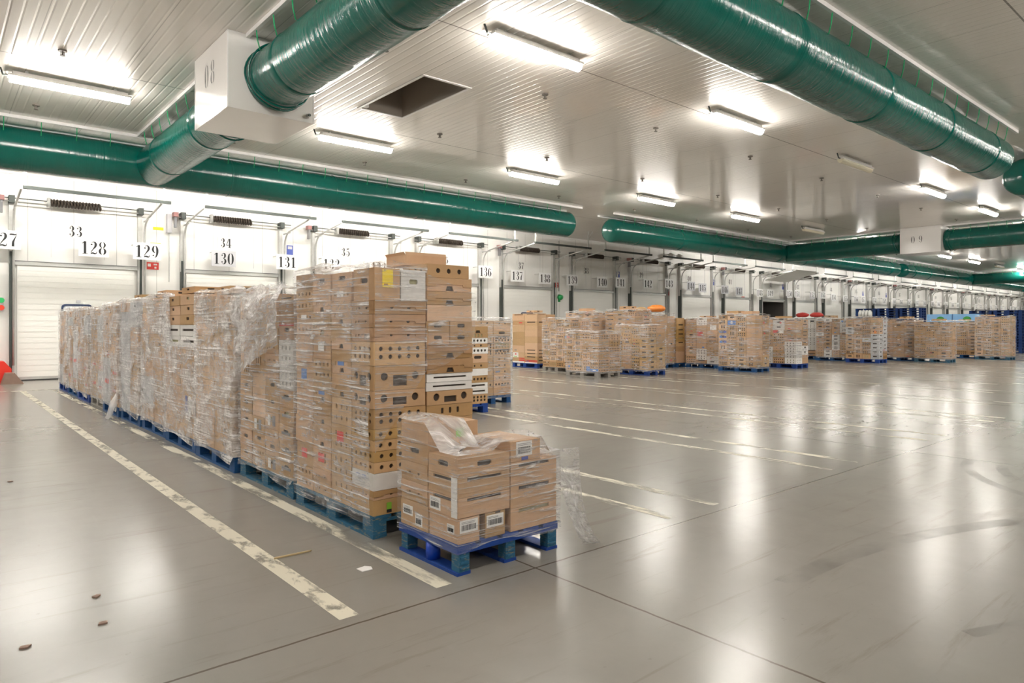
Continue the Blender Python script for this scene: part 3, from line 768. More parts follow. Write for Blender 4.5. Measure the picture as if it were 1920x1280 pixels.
# ------------------------------------------------------------------ boxes
STY = {'dots': ('fruit_tray', 'fruit tray', 'tray with holes'), 'dots2': ('vented_box', 'vented box', 'box with hole rows'), 'banana': ('banana_box', 'banana box', 'banana box'),
       'slot': ('slotted_crate', 'crate', 'crate with dark slot'), 'handle': ('handled_box', 'handled box', 'box with hand hole'), 'vslots': ('vented_box', 'vented box', 'box with upright slots'),
       'trap': ('lidded_box', 'lidded box', 'lidded box with notch'), 'two': ('lidded_box', 'lidded box', 'box with two holes'), 'plain': ('carton', 'carton', 'plain carton'),
       'three': ('vented_box', 'vented box', 'box with round holes'), 'grid': ('vented_box', 'vented box', 'box with oval holes'), 'thin': ('fruit_tray', 'fruit tray', 'shallow tray'),
       'open': ('carton', 'carton', 'open topped carton')}
CW = dict(tan='tan', brown='brown', light='pale', straw='yellowish', white='white', grey='grey')
def circ(u, v, r, n=9, sy=1.0): return [(u + r * math.cos(2 * math.pi * q / n), v + r * sy * math.sin(2 * math.pi * q / n)) for q in range(n)]
def rect(u, v, a, c): return [(u - a, v - c), (u + a, v - c), (u + a, v + c), (u - a, v + c)]
def pill(u, v, a, c): return [(u - a, v - c * .5), (u - a * .8, v - c), (u + a * .8, v - c), (u + a, v - c * .5), (u + a, v + c * .5), (u + a * .8, v + c), (u - a * .8, v + c), (u - a, v + c * .5)]
def holes(sty, L, h):
    H = []
    if sty[-1] == '+':
        s_ = sty[:-1]
        for P in holes(s_, L, h):
            cu = sum(p[0] for p in P) / len(P); cv = sum(p[1] for p in P) / len(P); f = 1.0 if s_ == 'banana' else 1.45
            fu = 1.0 if s_ in ('slot', 'thin') else f
            H.append([(cu + (u - cu) * fu, min(h - .004, max(.004, cv + (v - cv) * f))) for u, v in P])
        return H
    if sty == 'dots':
        n = max(3, round(L / .078))
        for i in range(n): H.append(circ(L * (i + .8) / (n + .6), h * .52, min(.015, h * .22)))
    elif sty == 'dots2':
        n = max(3, round(L / .072))
        for v in (.36, .70):
            for i in range(n): H.append(circ(L * (i + .8) / (n + .6), h * v, min(.015, h * .12)))
    elif sty == 'banana':
        H = [circ(L * .2, h * .56, .026, 12), circ(L * .8, h * .56, .026, 12), rect(L * .5, h * .38, min(.052, L * .16), h * .22)]
    elif sty == 'slot':
        H = [rect(L * .5, h * .85, L * .33, h * .085)]
    elif sty == 'handle':
        H = [pill(L * .5, h * .62, min(.05, L * .17), min(.016, h * .16))]
    elif sty == 'vslots':
        H = [pill(L * (.5 + .17 * i), h * .55, .011, h * .22) for i in (-1, 0, 1)]
    elif sty == 'trap':
        H = [[(L * .5 - .034, h * .05), (L * .5 + .034, h * .05), (L * .5 + .022, h * .05 + .032), (L * .5 - .022, h * .05 + .032)]]
    elif sty == 'two':
        H = [circ(L * .33, h * .5, .011), circ(L * .66, h * .5, .013)]
    elif sty == 'three':
        H = [circ(L * (.27 + .25 * i), h * .52, min(.02, h * .2), 12) for i in range(3)]
    elif sty == 'grid':
        H = [circ(L * (.24 + .26 * i), h * v, .012, 8, 1.5) for i in range(3) for v in (.25, .68)]
    elif sty == 'thin':
        H = [rect(L * .5, h * .55, L * .36, h * .10)]
    return H
BMC = {}
def carton_mesh(w, d, h, sty, col, inside='dark'):
    key = (round(w, 3), round(d, 3), round(h, 3), sty, col, inside)
    if key in BMC: return BMC[key]
    bm = bmesh.new(); dep = .010
    def facehole(L, H, f):
        es = []
        def loop(pts, dd=0): return [bm.verts.new(f(u, v, dd)) for u, v in pts]
        def edges(vs): return [bm.edges.new((vs[i], vs[(i + 1) % len(vs)])) for i in range(len(vs))]
        o_ = loop([(0, 0), (L, 0), (L, h), (0, h)]); es += edges(o_)
        if not H:
            bm.faces.new(o_); return
        for p in H:
            a = loop(p); es += edges(a); c = loop(p, dep)
            for i in range(len(p)):
                q = (i + 1) % len(p); bm.faces.new((a[i], a[q], c[q], c[i]))
        bmesh.ops.triangle_fill(bm, use_beauty=True, use_dissolve=False, edges=es)
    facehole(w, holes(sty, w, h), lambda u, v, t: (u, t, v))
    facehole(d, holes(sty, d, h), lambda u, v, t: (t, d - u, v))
    V = lambda *p: bm.verts.new(p)
    opn = sty in ('open', 'open+')
    bm.faces.new((V(w, 0, 0), V(w, d, 0), V(w, d, h), V(w, 0, h))); bm.faces.new((V(0, d, 0), V(0, d, h), V(w, d, h), V(w, d, 0)))
    if not opn: bm.faces.new((V(0, 0, h), V(w, 0, h), V(w, d, h), V(0, d, h)))
    bm.faces.new((V(0, 0, 0), V(0, d, 0), V(w, d, 0), V(w, 0, 0)))
    bmesh.ops.remove_doubles(bm, verts=bm.verts, dist=1e-5)
    for f in bm.faces: f.material_index = 0
    n0 = len(bm.faces)
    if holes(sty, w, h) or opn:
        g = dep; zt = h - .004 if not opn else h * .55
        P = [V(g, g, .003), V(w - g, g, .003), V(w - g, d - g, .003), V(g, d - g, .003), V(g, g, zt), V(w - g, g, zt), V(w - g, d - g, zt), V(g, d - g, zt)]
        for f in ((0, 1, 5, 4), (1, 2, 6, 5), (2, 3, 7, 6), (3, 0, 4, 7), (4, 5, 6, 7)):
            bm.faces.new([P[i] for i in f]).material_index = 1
    if opn:
        for a, c, e in (((0, 0, h), (w, 0, h), (0, .004, .02)), ((0, d, h), (0, 0, h), (-.012, 0, .018))):
            a, c, e = Vector(a), Vector(c), Vector(e)
            bm.faces.new((V(*a), V(*c), V(*(c + e)), V(*(a + e))))
    me = bpy.data.meshes.new('box_' + sty); bm.to_mesh(me); bm.free()
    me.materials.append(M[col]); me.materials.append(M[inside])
    BMC[key] = me; return me
LIDM = {}
def lid_mesh(w, d, h, col):
    key = (round(w, 3), round(d, 3), round(h, 3), col)
    if key not in LIDM:
        b = MB(); m = M[col]; t = .004; z0 = h * .52
        # stepped skirt of the lid, front and side
        for L, f in ((w, lambda u, v, y: (u, -y, v)), (d, lambda u, v, y: (-y, u, v))):
            P = [(0, h * .34), (L * .17, h * .34), (L * .19, z0), (L * .79, z0), (L * .81, h * .34), (L, h * .34), (L, h), (0, h)]
            b.face([f(u, v, t) for u, v in P], m)
            for i in range(8):
                q = (i + 1) % 8; (u1, v1), (u2, v2) = P[i], P[q]
                b.face([f(u1, v1, t), f(u2, v2, t), f(u2, v2, 0), f(u1, v1, 0)], m)
        LIDM[key] = b.mesh('box_lid')
    return LIDM[key]
GRP = {}
def place(w, d, h, sty, col, loc, label, group, rz=0, inside='dark', near=False):
    nm, cat, _ = STY[sty.rstrip('+')]
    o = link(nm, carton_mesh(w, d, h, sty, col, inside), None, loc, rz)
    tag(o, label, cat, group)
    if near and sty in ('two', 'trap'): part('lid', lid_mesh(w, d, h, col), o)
    return o
GAP = .007
LAST = []
def deco(o, face, u0, u1, v0, v1, mat, name='printed_panel', label=None, k=0):
    vs = o.data.vertices; w_ = max(v.co.x for v in vs); d_ = max(v.co.y for v in vs); h_ = max(v.co.z for v in vs); e = .0022 + .0012 * k; b = MB()
    if face == 'y': b.box(u0 * w_, u1 * w_, -e, -.0004, v0 * h_, v1 * h_, M[mat])
    else: b.box(-e, -.0004, d_ * (1 - u1), d_ * (1 - u0), v0 * h_, v1 * h_, M[mat])
    p = part(name, b.mesh(name), o)
    if label: p['label'] = label
    return p
def barcode(o, face, u0, u1, v0, v1, seed=1, wide=True):
    vs = o.data.vertices; w_ = max(v.co.x for v in vs); d_ = max(v.co.y for v in vs); h_ = max(v.co.z for v in vs); b = MB(); r_ = random.Random(seed)
    def bx(a, c, p, q, e, m):
        if face == 'y': b.box(a * w_, c * w_, -e, -.0004, p * h_, q * h_, M[m])
        else: b.box(-e, -.0004, d_ * (1 - c), d_ * (1 - a), p * h_, q * h_, M[m])
    bx(u0, u1, v0, v1, .0016, 'paper'); du, dv = u1 - u0, v1 - v0; u = u0 + du * .1
    while u < u1 - du * .12:
        t = du * r_.choice((.012, .02, .03, .04)); bx(u, u + t, v0 + dv * .18, v0 + dv * .62, .0024, 'ink'); u += t + du * r_.choice((.014, .02, .03))
    for q in (.72, .82): bx(u0 + du * .1, u0 + du * r_.uniform(.6, .9), v0 + dv * q, v0 + dv * (q + .035), .0022, 'inkgrey')
    p = part('label_sticker', b.mesh('label_sticker'), o); p['label'] = 'white barcode label'; return p
def column(x, y, z, w, d, items, colname, pname, near=False, jit=.004, far=False):
    """items: (height, style, colour[, inside])"""
    LAST.clear()
    for i, it in enumerate(items):
        h, sty, col = it[:3]; ins = it[3] if len(it) > 3 else ('fruit' if rnd.random() < .12 else 'dark')
        jx, jy = rnd.uniform(0, jit * 2), rnd.uniform(0, jit)
        lab = '%s %s, %s layer, %s column of %s' % (CW[col], STY[sty][2], ORD[i], colname, pname)
        LAST.append(place(w - GAP - jit, d - GAP - jit, h - .0025, sty + ('+' if far else ''), col, (x + jx, y + jy, z), lab, 'boxes on ' + pname, rnd.uniform(-.006, .006), ins, near))
        z += h
    return z
def randcol(total, mix_, seed):
    r_ = random.Random(seed); out = []; z = 0
    HT = dict(dots=(.075, .10), dots2=(.14, .17), banana=(.18, .21), slot=(.11, .13), handle=(.12, .17), vslots=(.15, .18), trap=(.16, .18), two=(.09, .11), plain=(.14, .24), three=(.11, .14), grid=(.17, .19), thin=(.055, .065), open=(.1, .12))
    while z < total - .05:
        sty, col = r_.choice(mix_); a, c = HT[sty]; h = r_.uniform(a, c)
        for _ in range(r_.choice((1, 2, 2, 3, 4))):
            if z + h > total + .03: break
            out.append((h, sty, col)); z += h
        else: continue
        rest = total - z
        if rest > .05: out.append((min(rest, .2), 'handle' if rest > .1 else 'thin', col)); z += rest
        break
    return out

# ------------------------------------------------------------------ stretch film
def stretch(name, label, path, z0, ztop, mat='film', seed=0, top=True, amp=.010, off=.014, group='stretch film on pallets', inward=(.05, .13, .24)):
    """film sheet along path (outside corner points), from z0(u) up to ztop(u)"""
    f0 = z0 if callable(z0) else (lambda u: z0); f1 = ztop if callable(ztop) else (lambda u: ztop)
    pts = []; L = 0
    for a, c in zip(path, path[1:]):
        a, c = Vector((*a, 0)), Vector((*c, 0)); d = c - a; l = d.length; n = max(2, int(l / .07)); nor = Vector((d.y, -d.x, 0)).normalized()
        for i in range(n): pts.append((a + d * i / n, nor, L + l * i / n))
        L += l
    pts.append((c, nor, L))
    # average normals at corners
    out = []
    for i, (p, nr, u) in enumerate(pts):
        pr = pts[i - 1][1] if i else nr
        out.append((p, (nr + pr).normalized() * (1.25 if pr.dot(nr) < .5 else 1), u))
    nr_ = 20; rows, uvs = [], []
    for j in range(nr_ + 1):
        r1, u1 = [], []
        for p, n, u in out:
            a, c = f0(u), f1(u); z = a + (c - a) * j / nr_
            q = Vector((u * 3.1 + seed * 7, z * 6, seed)); o_ = off + amp * (mn.noise(q) * .9 + .5 * mn.noise(q * 2.7)) + amp * .4
            s = p + n * max(o_, .004); r1.append((s.x, s.y, z)); u1.append((u, z + seed))
        rows.append(r1); uvs.append(u1)
    b = MB(); b.grid(rows, M[mat], uvs)
    if top:
        rt, ut = [rows[-1]], [uvs[-1]]
        for k_, iw in enumerate(inward):
            r1, u1 = [], []
            for p, n, u in out:
                q = Vector((u * 4 + seed * 3, iw * 9, seed + 5)); zz = f1(u) + .018 + .030 * (mn.noise(q) + .6 * mn.noise(q * 2.3)) - .02 * k_ * (k_ - 1) * .3
                s = p - n.normalized() * iw; r1.append((s.x, s.y, max(zz, f1(u) + .004))); u1.append((u, f1(u) + iw + seed))
            rt.append(r1); ut.append(u1)
        b.grid(rt, M['filmt'], ut)
    o = b.build(name, None, True); tag(o, label, 'stretch film', group); return o

# ------------------------------------------------------------------ the long row of wrapped pallets
PZ = .145
P1 = 'first pallet in long row'
x0, y0 = 2.14, 3.86
pallet(x0, y0, .8, 1.2, 'pteal', 'worn blue pallet under the tallest stack, just behind the half pallet')
T = 'tan'
z = column(x0, y0, PZ, .4, .3, [(.10, 'plain', 'straw'), (.06, 'two', T), (.11, 'plain', 'white')] + [(.07, 'dots', 'straw')] * 4 + [(.13, 'dots2', T), (.115, 'banana', T), (.16, 'banana', T), (.155, 'dots2', 'straw')] + [(.088, 'two', 'brown')] * 3, 'corner', P1, True)
deco(LAST[0], 'y', .25, .34, .15, .75, 'green', 'printed_mark', 'green printed mark'); deco(LAST[0], 'y', .25, .34, .1, .3, 'ink', 'printed_mark', None, 1)
for u in (.2, .48): deco(LAST[2], 'x', u, u + .22, .62, .68, 'blue', 'printed_mark', 'blue printed lettering'); deco(LAST[2], 'x', u, u + .16, .74, .80, 'blue', 'printed_mark', 'blue printed lettering')
a = place(.185, .28, .208, 'handle', 'tan', (x0 + .012, y0 + .004, z), 'tan upright box with a yellow banana print, top of tallest stack', 'boxes on ' + P1, 0, 'dark', True)
deco(a, 'y', .30, .72, .40, .95, 'yellow', 'printed_panel', 'yellow printed panel'); deco(a, 'y', .36, .52, .46, .52, 'brown', 'printed_mark', None, 1)
place(.19, .28, .205, 'handle', 'white', (x0 + .207, y0 + .004, z), 'white upright box with hand hole beside the yellow printed box', 'boxes on ' + P1, .01, 'fruit', True)
mixA = [('dots', 'tan'), ('two', 'tan'), ('dots2', 'light'), ('vslots', 'tan'), ('handle', 'tan'), ('two', 'brown'), ('grid', 'light'), ('plain', 'tan'), ('trap', 'tan')]
for i, cn in ((1, 'second'), (2, 'third'), (3, 'rear')):
    column(x0, y0 + .3 * i, PZ, .4, .3, randcol(1.575, mixA, 40 + i), cn, P1, True)
    for q, (mt, nm) in zip((2, 5, 8), (('red', 'red printed mark'), ('blue', 'blue printed mark'), ('paper', 'white label'))):
        if q < len(LAST): deco(LAST[q], 'x', .3, .62, .35, .75, mt, 'printed_mark', nm)
z = column(x0 + .4, y0, PZ, .395, .3, [(.145, 'two', T), (.145, 'two', T), (.145, 'three', T), (.145, 'three', T), (.092, 'vslots', T), (.096, 'banana', T), (.059, 'thin', 'white'), (.059, 'thin', 'white'), (.10, 'trap', 'brown'), (.095, 'trap', 'brown')], 'inner', P1, True)
for q in range(2):
    for s_ in range(2):
        place(.19, .29, .079, 'handle', T, (x0 + .402 + .195 * s_, y0 + .004, z), 'tan half width carton with hand hole, %s of the %s side by side pair' % (('inner one', 'outer one')[s_], ('lower', 'upper')[q]), 'boxes on ' + P1, 0, 'dark', True)
    z += .081
z = column(x0 + .402, y0, z, .385, .3, [(.11, 'plain', 'light'), (.0935, 'trap', T), (.0935, 'trap', T)], 'upper inner', P1, True)
place(.36, .29, .09, 'three', 'tan', (x0 + .405, y0 + .006, z), 'tan box with three round holes near the top of tallest stack', 'boxes on ' + P1, .02, 'dark', True)
place(.33, .28, .07, 'open', 'tan', (x0 + .36, y0 + .20, z + .092), 'open topped tan carton, highest box on the tallest stack', 'boxes on ' + P1, -.05)
stretch('stretch_film', 'heavily streaked stretch film over the long side of tallest stack', [(x0, y0 + 1.195), (x0, y0 + .01)], .085, lambda u: 1.765 + .02 * math.sin(u * 5), 'films', 1, amp=.016)
stretch('stretch_film', 'thin stretch film over the printed boxes on the end of tallest stack', [(x0, y0 - .004), (x0 + .395, y0 - .004)], lambda u: min(1.60, .55 + u * 1.3), lambda u: 1.765, 'film', 2, top=False, amp=.012)
stretch('stretch_film', 'thin stretch film over the inner column of tallest stack', [(x0 + .40, y0 - .004), (x0 + .80, y0 - .004)], lambda u: 1.02 + .5 * u, lambda u: 1.70 - .3 * u, 'filmc', 3, top=False, amp=.012)

# rows beyond it
ROWY = [5.155, 6.43, 7.69, 8.97, 10.25, 11.51, 12.77, 14.03, 15.28, 16.53]
ROWN = ['second', 'third', 'fourth', 'fifth', 'sixth', 'seventh', 'eighth', 'ninth', 'tenth', 'eleventh']
ROWT = [1.62, 1.65, 1.70, 1.70, 1.69, 1.67, 1.63, 1.64, 1.66, 1.66]
for i, (y, nm, zt) in enumerate(zip(ROWY, ROWN, ROWT)):
    P = nm + ' pallet in long row'; x = 2.14 + (.02, -.005, .01, .03, .02, 0, .03, .01, .02, .02)[i]
    pallet(x, y, .8, 1.2, ('pteal', 'pblue', 'pblue', 'pblue', 'pblue', 'pblue', 'pgrey', 'pblue2', 'pblue', 'pblue2')[i], '%s under the %s wrapped stack of the long row' % ('grey weathered pallet' if i == 6 else 'blue pallet', nm), 'pallets of the long row')
    if i == 0:
        column(x, y, PZ, .4, .3, [(.14, 'handle', 'tan')] * 5 + [(.20, 'grid', 'white')] * 2 + [(.13, 'handle', 'brown'), (.17, 'plain', 'brown'), (.06, 'thin', 'light')], 'corner', P, True)
        deco(LAST[7], 'x', .0, 1, .86, 1.0, 'red', 'printed_band', 'red printed band')
        for j in range(5): deco(LAST[j], 'x', .2, .8, .45, .62, 'inkgrey', 'printed_mark')
        for j, cn in ((1, 'second'), (2, 'third'), (3, 'rear')):
            column(x, y + .3 * j, PZ, .4, .3, randcol(zt - PZ, [('vslots', 'tan'), ('plain', 'light'), ('two', 'tan'), ('handle', 'tan'), ('dots', 'light')], 60 + j), cn, P, True)
            if j < 3:
                for q in (0, 3):
                    if q < len(LAST):
                        for u in (.2, .55): deco(LAST[q], 'x', u, u + .2, .2, .85, 'paper' if (u < .3) else 'inkgrey', 'printed_mark')
    elif i in (1, 2):
        for j, cn in ((0, 'corner'), (1, 'rear')):
            if i == 2:
                it = [(.2, 'plain', 'light'), (.2, 'plain', 'light'), (.16, 'vslots', 'tan'), (.16, 'vslots', 'tan')] if j else [(.22, 'plain', 'light'), (.24, 'plain', 'tan'), (.24, 'plain', 'tan')]
                s_ = sum(t[0] for t in it); top = [(.125, 'thin', 'white')] * 2 + [(.11, 'handle', 'tan')] * 3; n_ = zt - PZ - s_ - sum(t[0] for t in top)
                it = it + ([(n_, 'handle', 'tan')] if n_ > .05 else []) + top
            else: it = randcol(zt - PZ, [('handle', 'tan'), ('two', 'light'), ('plain', 'light'), ('thin', 'tan')], 70 + j)
            column(x, y + .6 * j, PZ, .4, .6, it, cn, P)
            if i == 2 and j == 0:
                deco(LAST[1], 'x', .55, .75, .1, .95, 'paper', 'printed_panel', 'white printed panel'); deco(LAST[1], 'x', .35, .5, .1, .95, 'signblue', 'printed_panel', 'blue printed panel')
        place(.38, .5, .07, 'handle', 'tan', (x + .13, y + .5, zt + .035), 'tan flat carton lying on top of the %s' % P, 'boxes on ' + P)
    else:
        for j, cn in ((0, 'corner'), (1, 'rear')):
            column(x, y + .6 * j, PZ, .4, .6, randcol(zt - PZ, [('handle', 'tan'), ('two', 'light'), ('plain', 'light'), ('plain', 'tan'), ('trap', 'tan'), ('plain', 'grey')], 90 + 3 * i + j), cn, P)
            if i in (4, 5, 6, 7, 8):
                for q in (1, 3):
                    if q < len(LAST): deco(LAST[q], 'x', .2, .75, .3, .6, 'red' if i != 4 else 'paper', 'printed_mark', 'red printed mark' if i != 4 else 'white label')
        if i in (3, 4): place(.38, .45, .08, 'handle', 'tan', (x + .13, y + .5, zt + .035), 'tan carton lying on top of the %s' % P, 'boxes on ' + P)
    ph = i * 1.7
    path = [(x, y + 1.195), (x, y), (x + .10, y)]
    stretch('stretch_film', '%s stretch film wrapped round the %s' % ('diagonally streaked clear' if i < 2 else 'hazy layered', P), path,
            (lambda u: .10 + .03 * math.sin(u * 4) if u < 1.17 else .15), (lambda u, zt=zt, ph=ph, i=i: (1.20 + .05 * math.sin(u * 9) if i == 2 and u > .25 else zt + .045 + .012 * math.sin(u * 4 + ph))), 'films' if i == 0 else 'filmh', i + 3, top=i != 2, amp=.012, off=.014, inward=(.03, .07, .10) if i in (1, 2, 3, 4) else (.05, .13, .24))
    if i == 0:
        # bunched film pulled over the second stack
        rows, uvs = [], []
        for a in range(15):
            r1, u1 = [], []
            for c in range(12):
                u, v = a / 14, c / 11
                q = Vector((u * 5, v * 4, 9)); px_ = x - .085 - .05 * abs(mn.noise(q)) - .02
                r1.append((px_ + .25 * max(0, v - .7), y + .05 + 1.0 * u, 1.20 + .5 * v - .30 * u * (1 - v) + .04 * mn.noise(q * 1.7))); u1.append((u * 1.2, v))
            rows.append(r1); uvs.append(u1)
        b = MB(); b.grid(rows, M['filmt'], uvs); o = b.build('stretch_film', None, True)
        tag(o, 'loose bunched white film pulled over the top of the second stack', 'stretch film', 'stretch film on pallets')
b = MB(); b.tube([(2.12, 11.5, .35), (2.06, 11.45, .22), (2.0, 11.4, .05), (1.96, 11.36, .012)], [.02, .05, .04, .03], M['filmt'], 7); tag(b.build('stretch_film', None, True), 'small tail of film trailing to the floor by the grey pallet', 'stretch film', 'stretch film on pallets')

# ------------------------------------------------------------------ half pallet in front
x0, y0, w_, d_ = 2.165, 2.985, .75, .605
o = empty('half_pallet', (x0, y0, 0)); tag(o, 'blue half pallet with round middle posts standing in front of long row', 'pallet', 'loaded pallets')
b = MB(); m = M['pblue2']
for i in range(5): b.box(i * .1575, i * .1575 + .12, 0, d_, .150, .166, m)
b.box(0, w_, 0, .035, .118, .149, m); b.box(0, w_, d_ - .035, d_, .118, .149, m); b.box(0, .03, .036, d_ - .036, .118, .149, m); b.box(w_ - .03, w_, .036, d_ - .036, .118, .149, m)
part('deck', b.mesh('half_deck'), o)
for i, xx in enumerate((0, w_ / 2 - .045, w_ - .09)):
    b = MB(); b.box(xx, xx + .09, .004, d_ - .004, 0, .018, m); part('bottom_board', b.mesh('half_board'), o)
    for yy in (.004, d_ - .08):
        b = MB(); b.box(xx + .012, xx + .082, yy, yy + .07, .019, .117, M['pteal'])
        for q in range(3): b.box(xx + .02, xx + .074, yy - .004, yy, .032 + q * .028, .044 + q * .028, M['pteal'])
        part('foot', b.mesh('half_foot'), o)
    if i != 1:
        b = MB(); b.tube([(xx + .045, d_ / 2, .019), (xx + .045, d_ / 2, .117)], .042, M['tube'], 16); part('post', b.mesh('half_post', True), o)
HP = 'half pallet stack'; G = 'boxes on the half pallet'; z = .168
def hb(w, d, h, sty, col, x, y, z, lab, rz=0, ins='dark'): return place(w, d, h, sty, col, (x, y, z), lab, G, rz, ins, True)
a = hb(.142, .28, .138, 'plain', 'tan', 2.178, 2.995, z, 'small tan carton with barcode label, outer bottom carton on half pallet'); barcode(a, 'y', .05, .92, .42, .92, 3)
barcode(a, 'x', .62, .86, .35, .7, 5)
a = hb(.142, .28, .138, 'plain', 'tan', 2.362, 2.995, z, 'small tan carton with barcode label, inner bottom carton on half pallet'); barcode(a, 'y', .06, .92, .40, .9, 4); deco(a, 'y', .5, .75, .93, .99, 'ink', 'printed_mark')
a = hb(.34, .29, .15, 'plain', 'tan', 2.172, 3.285, z, 'tan bottom carton with two labels at the back of half pallet'); barcode(a, 'x', .08, .45, .42, .8, 8); barcode(a, 'x', .55, .80, .12, .6, 9)
zz = z + .142
for i in range(2):
    a = hb(.365, .285, .108, 'slot', 'tan', 2.172, 2.992, zz, 'tan crate with dark slot, %s of the two crates above barcode cartons' % ('lower', 'upper')[i]); zz += .110
    if i == 0: barcode(a, 'x', .05, .42, .1, .75, 21)
    deco(a, 'x', .80, .98, .0, 1.0, 'paper', 'corner_strip', 'white printed paper strip on the corner', 2)
hb(.365, .285, .100, 'handle', 'tan', 2.172, 2.992, zz, 'tan box with hand hole on top of slotted crates of half pallet', 0); zf = zz + .1
zz = z + .153
for i in range(4):
    hh = (.115, .115, .115, .12)[i]
    a = hb(.36, .285, hh - .002, ('two', 'two', 'handle', 'plain')[i], 'tan', 2.175, 3.29, zz, 'tan box, %s from the top at the back of half pallet' % ('fourth', 'third', 'second', 'first')[i], 0); zz += hh
deco(a, 'y', .55, .70, .25, .7, 'green', 'printed_mark', 'green printed leaf mark')
zz = z
for i in range(3):
    hb(.365, .56, .130, 'slot', 'tan', 2.545, 2.992, zz, 'brown crate with long dark slot, %s of three on half pallet' % ('bottom', 'middle', 'top')[i], 0, 'fruit' if i == 0 else 'dark'); zz += .132
a = hb(.235, .38, .118, 'plain', 'tan', 2.55, 2.998, zz, 'tan carton with tall white barcode label on top of half pallet', .02); barcode(a, 'y', .18, .72, .25, .97, 14); deco(a, 'y', .36, .58, .04, .2, 'signblue', 'printed_mark', 'dark printed mark')
stretch('stretch_film', 'clear streaked stretch film wrapped round the half pallet load', [(x0, y0 + .60), (x0, y0), (x0 + w_, y0), (x0 + w_, y0 + .55)], lambda u: .135 + .02 * math.sin(u * 9),
        lambda u: (.80 - .145 * min(1, max(0, (u - .33) / .1)) if u < .6 else .655 if u < .9 else .70 if u < 1.25 else .60), 'filmc', 31, amp=.008, off=.012, inward=(.04, .12, .26))
rows, uvs = [], []
P = [(2.925, 3.0, .60), (2.955, 2.975, .50), (2.985, 2.95, .40), (3.0, 2.93, .28), (3.03, 2.91, .16), (3.06, 2.88, .06), (3.10, 2.87, .012), (3.16, 2.87, .006)]
for i, p in enumerate(P):
    wd = (.10, .07, .045, .035, .03, .03, .035, .04)[i]
    rows.append([(p[0] + wd * (c - 1.5) * .7, p[1] - wd * (c - 1.5) * .5 + .012 * (-1) ** c, p[2] + .012 * (c % 2)) for c in range(4)]); uvs.append([(c * .1, i * .12) for c in range(4)])
b = MB(); b.grid(rows, M['filmt'], uvs); tag(b.build('stretch_film', None, True), 'loose tail of clear film hanging from half pallet load to the floor', 'stretch film', 'stretch film on pallets')

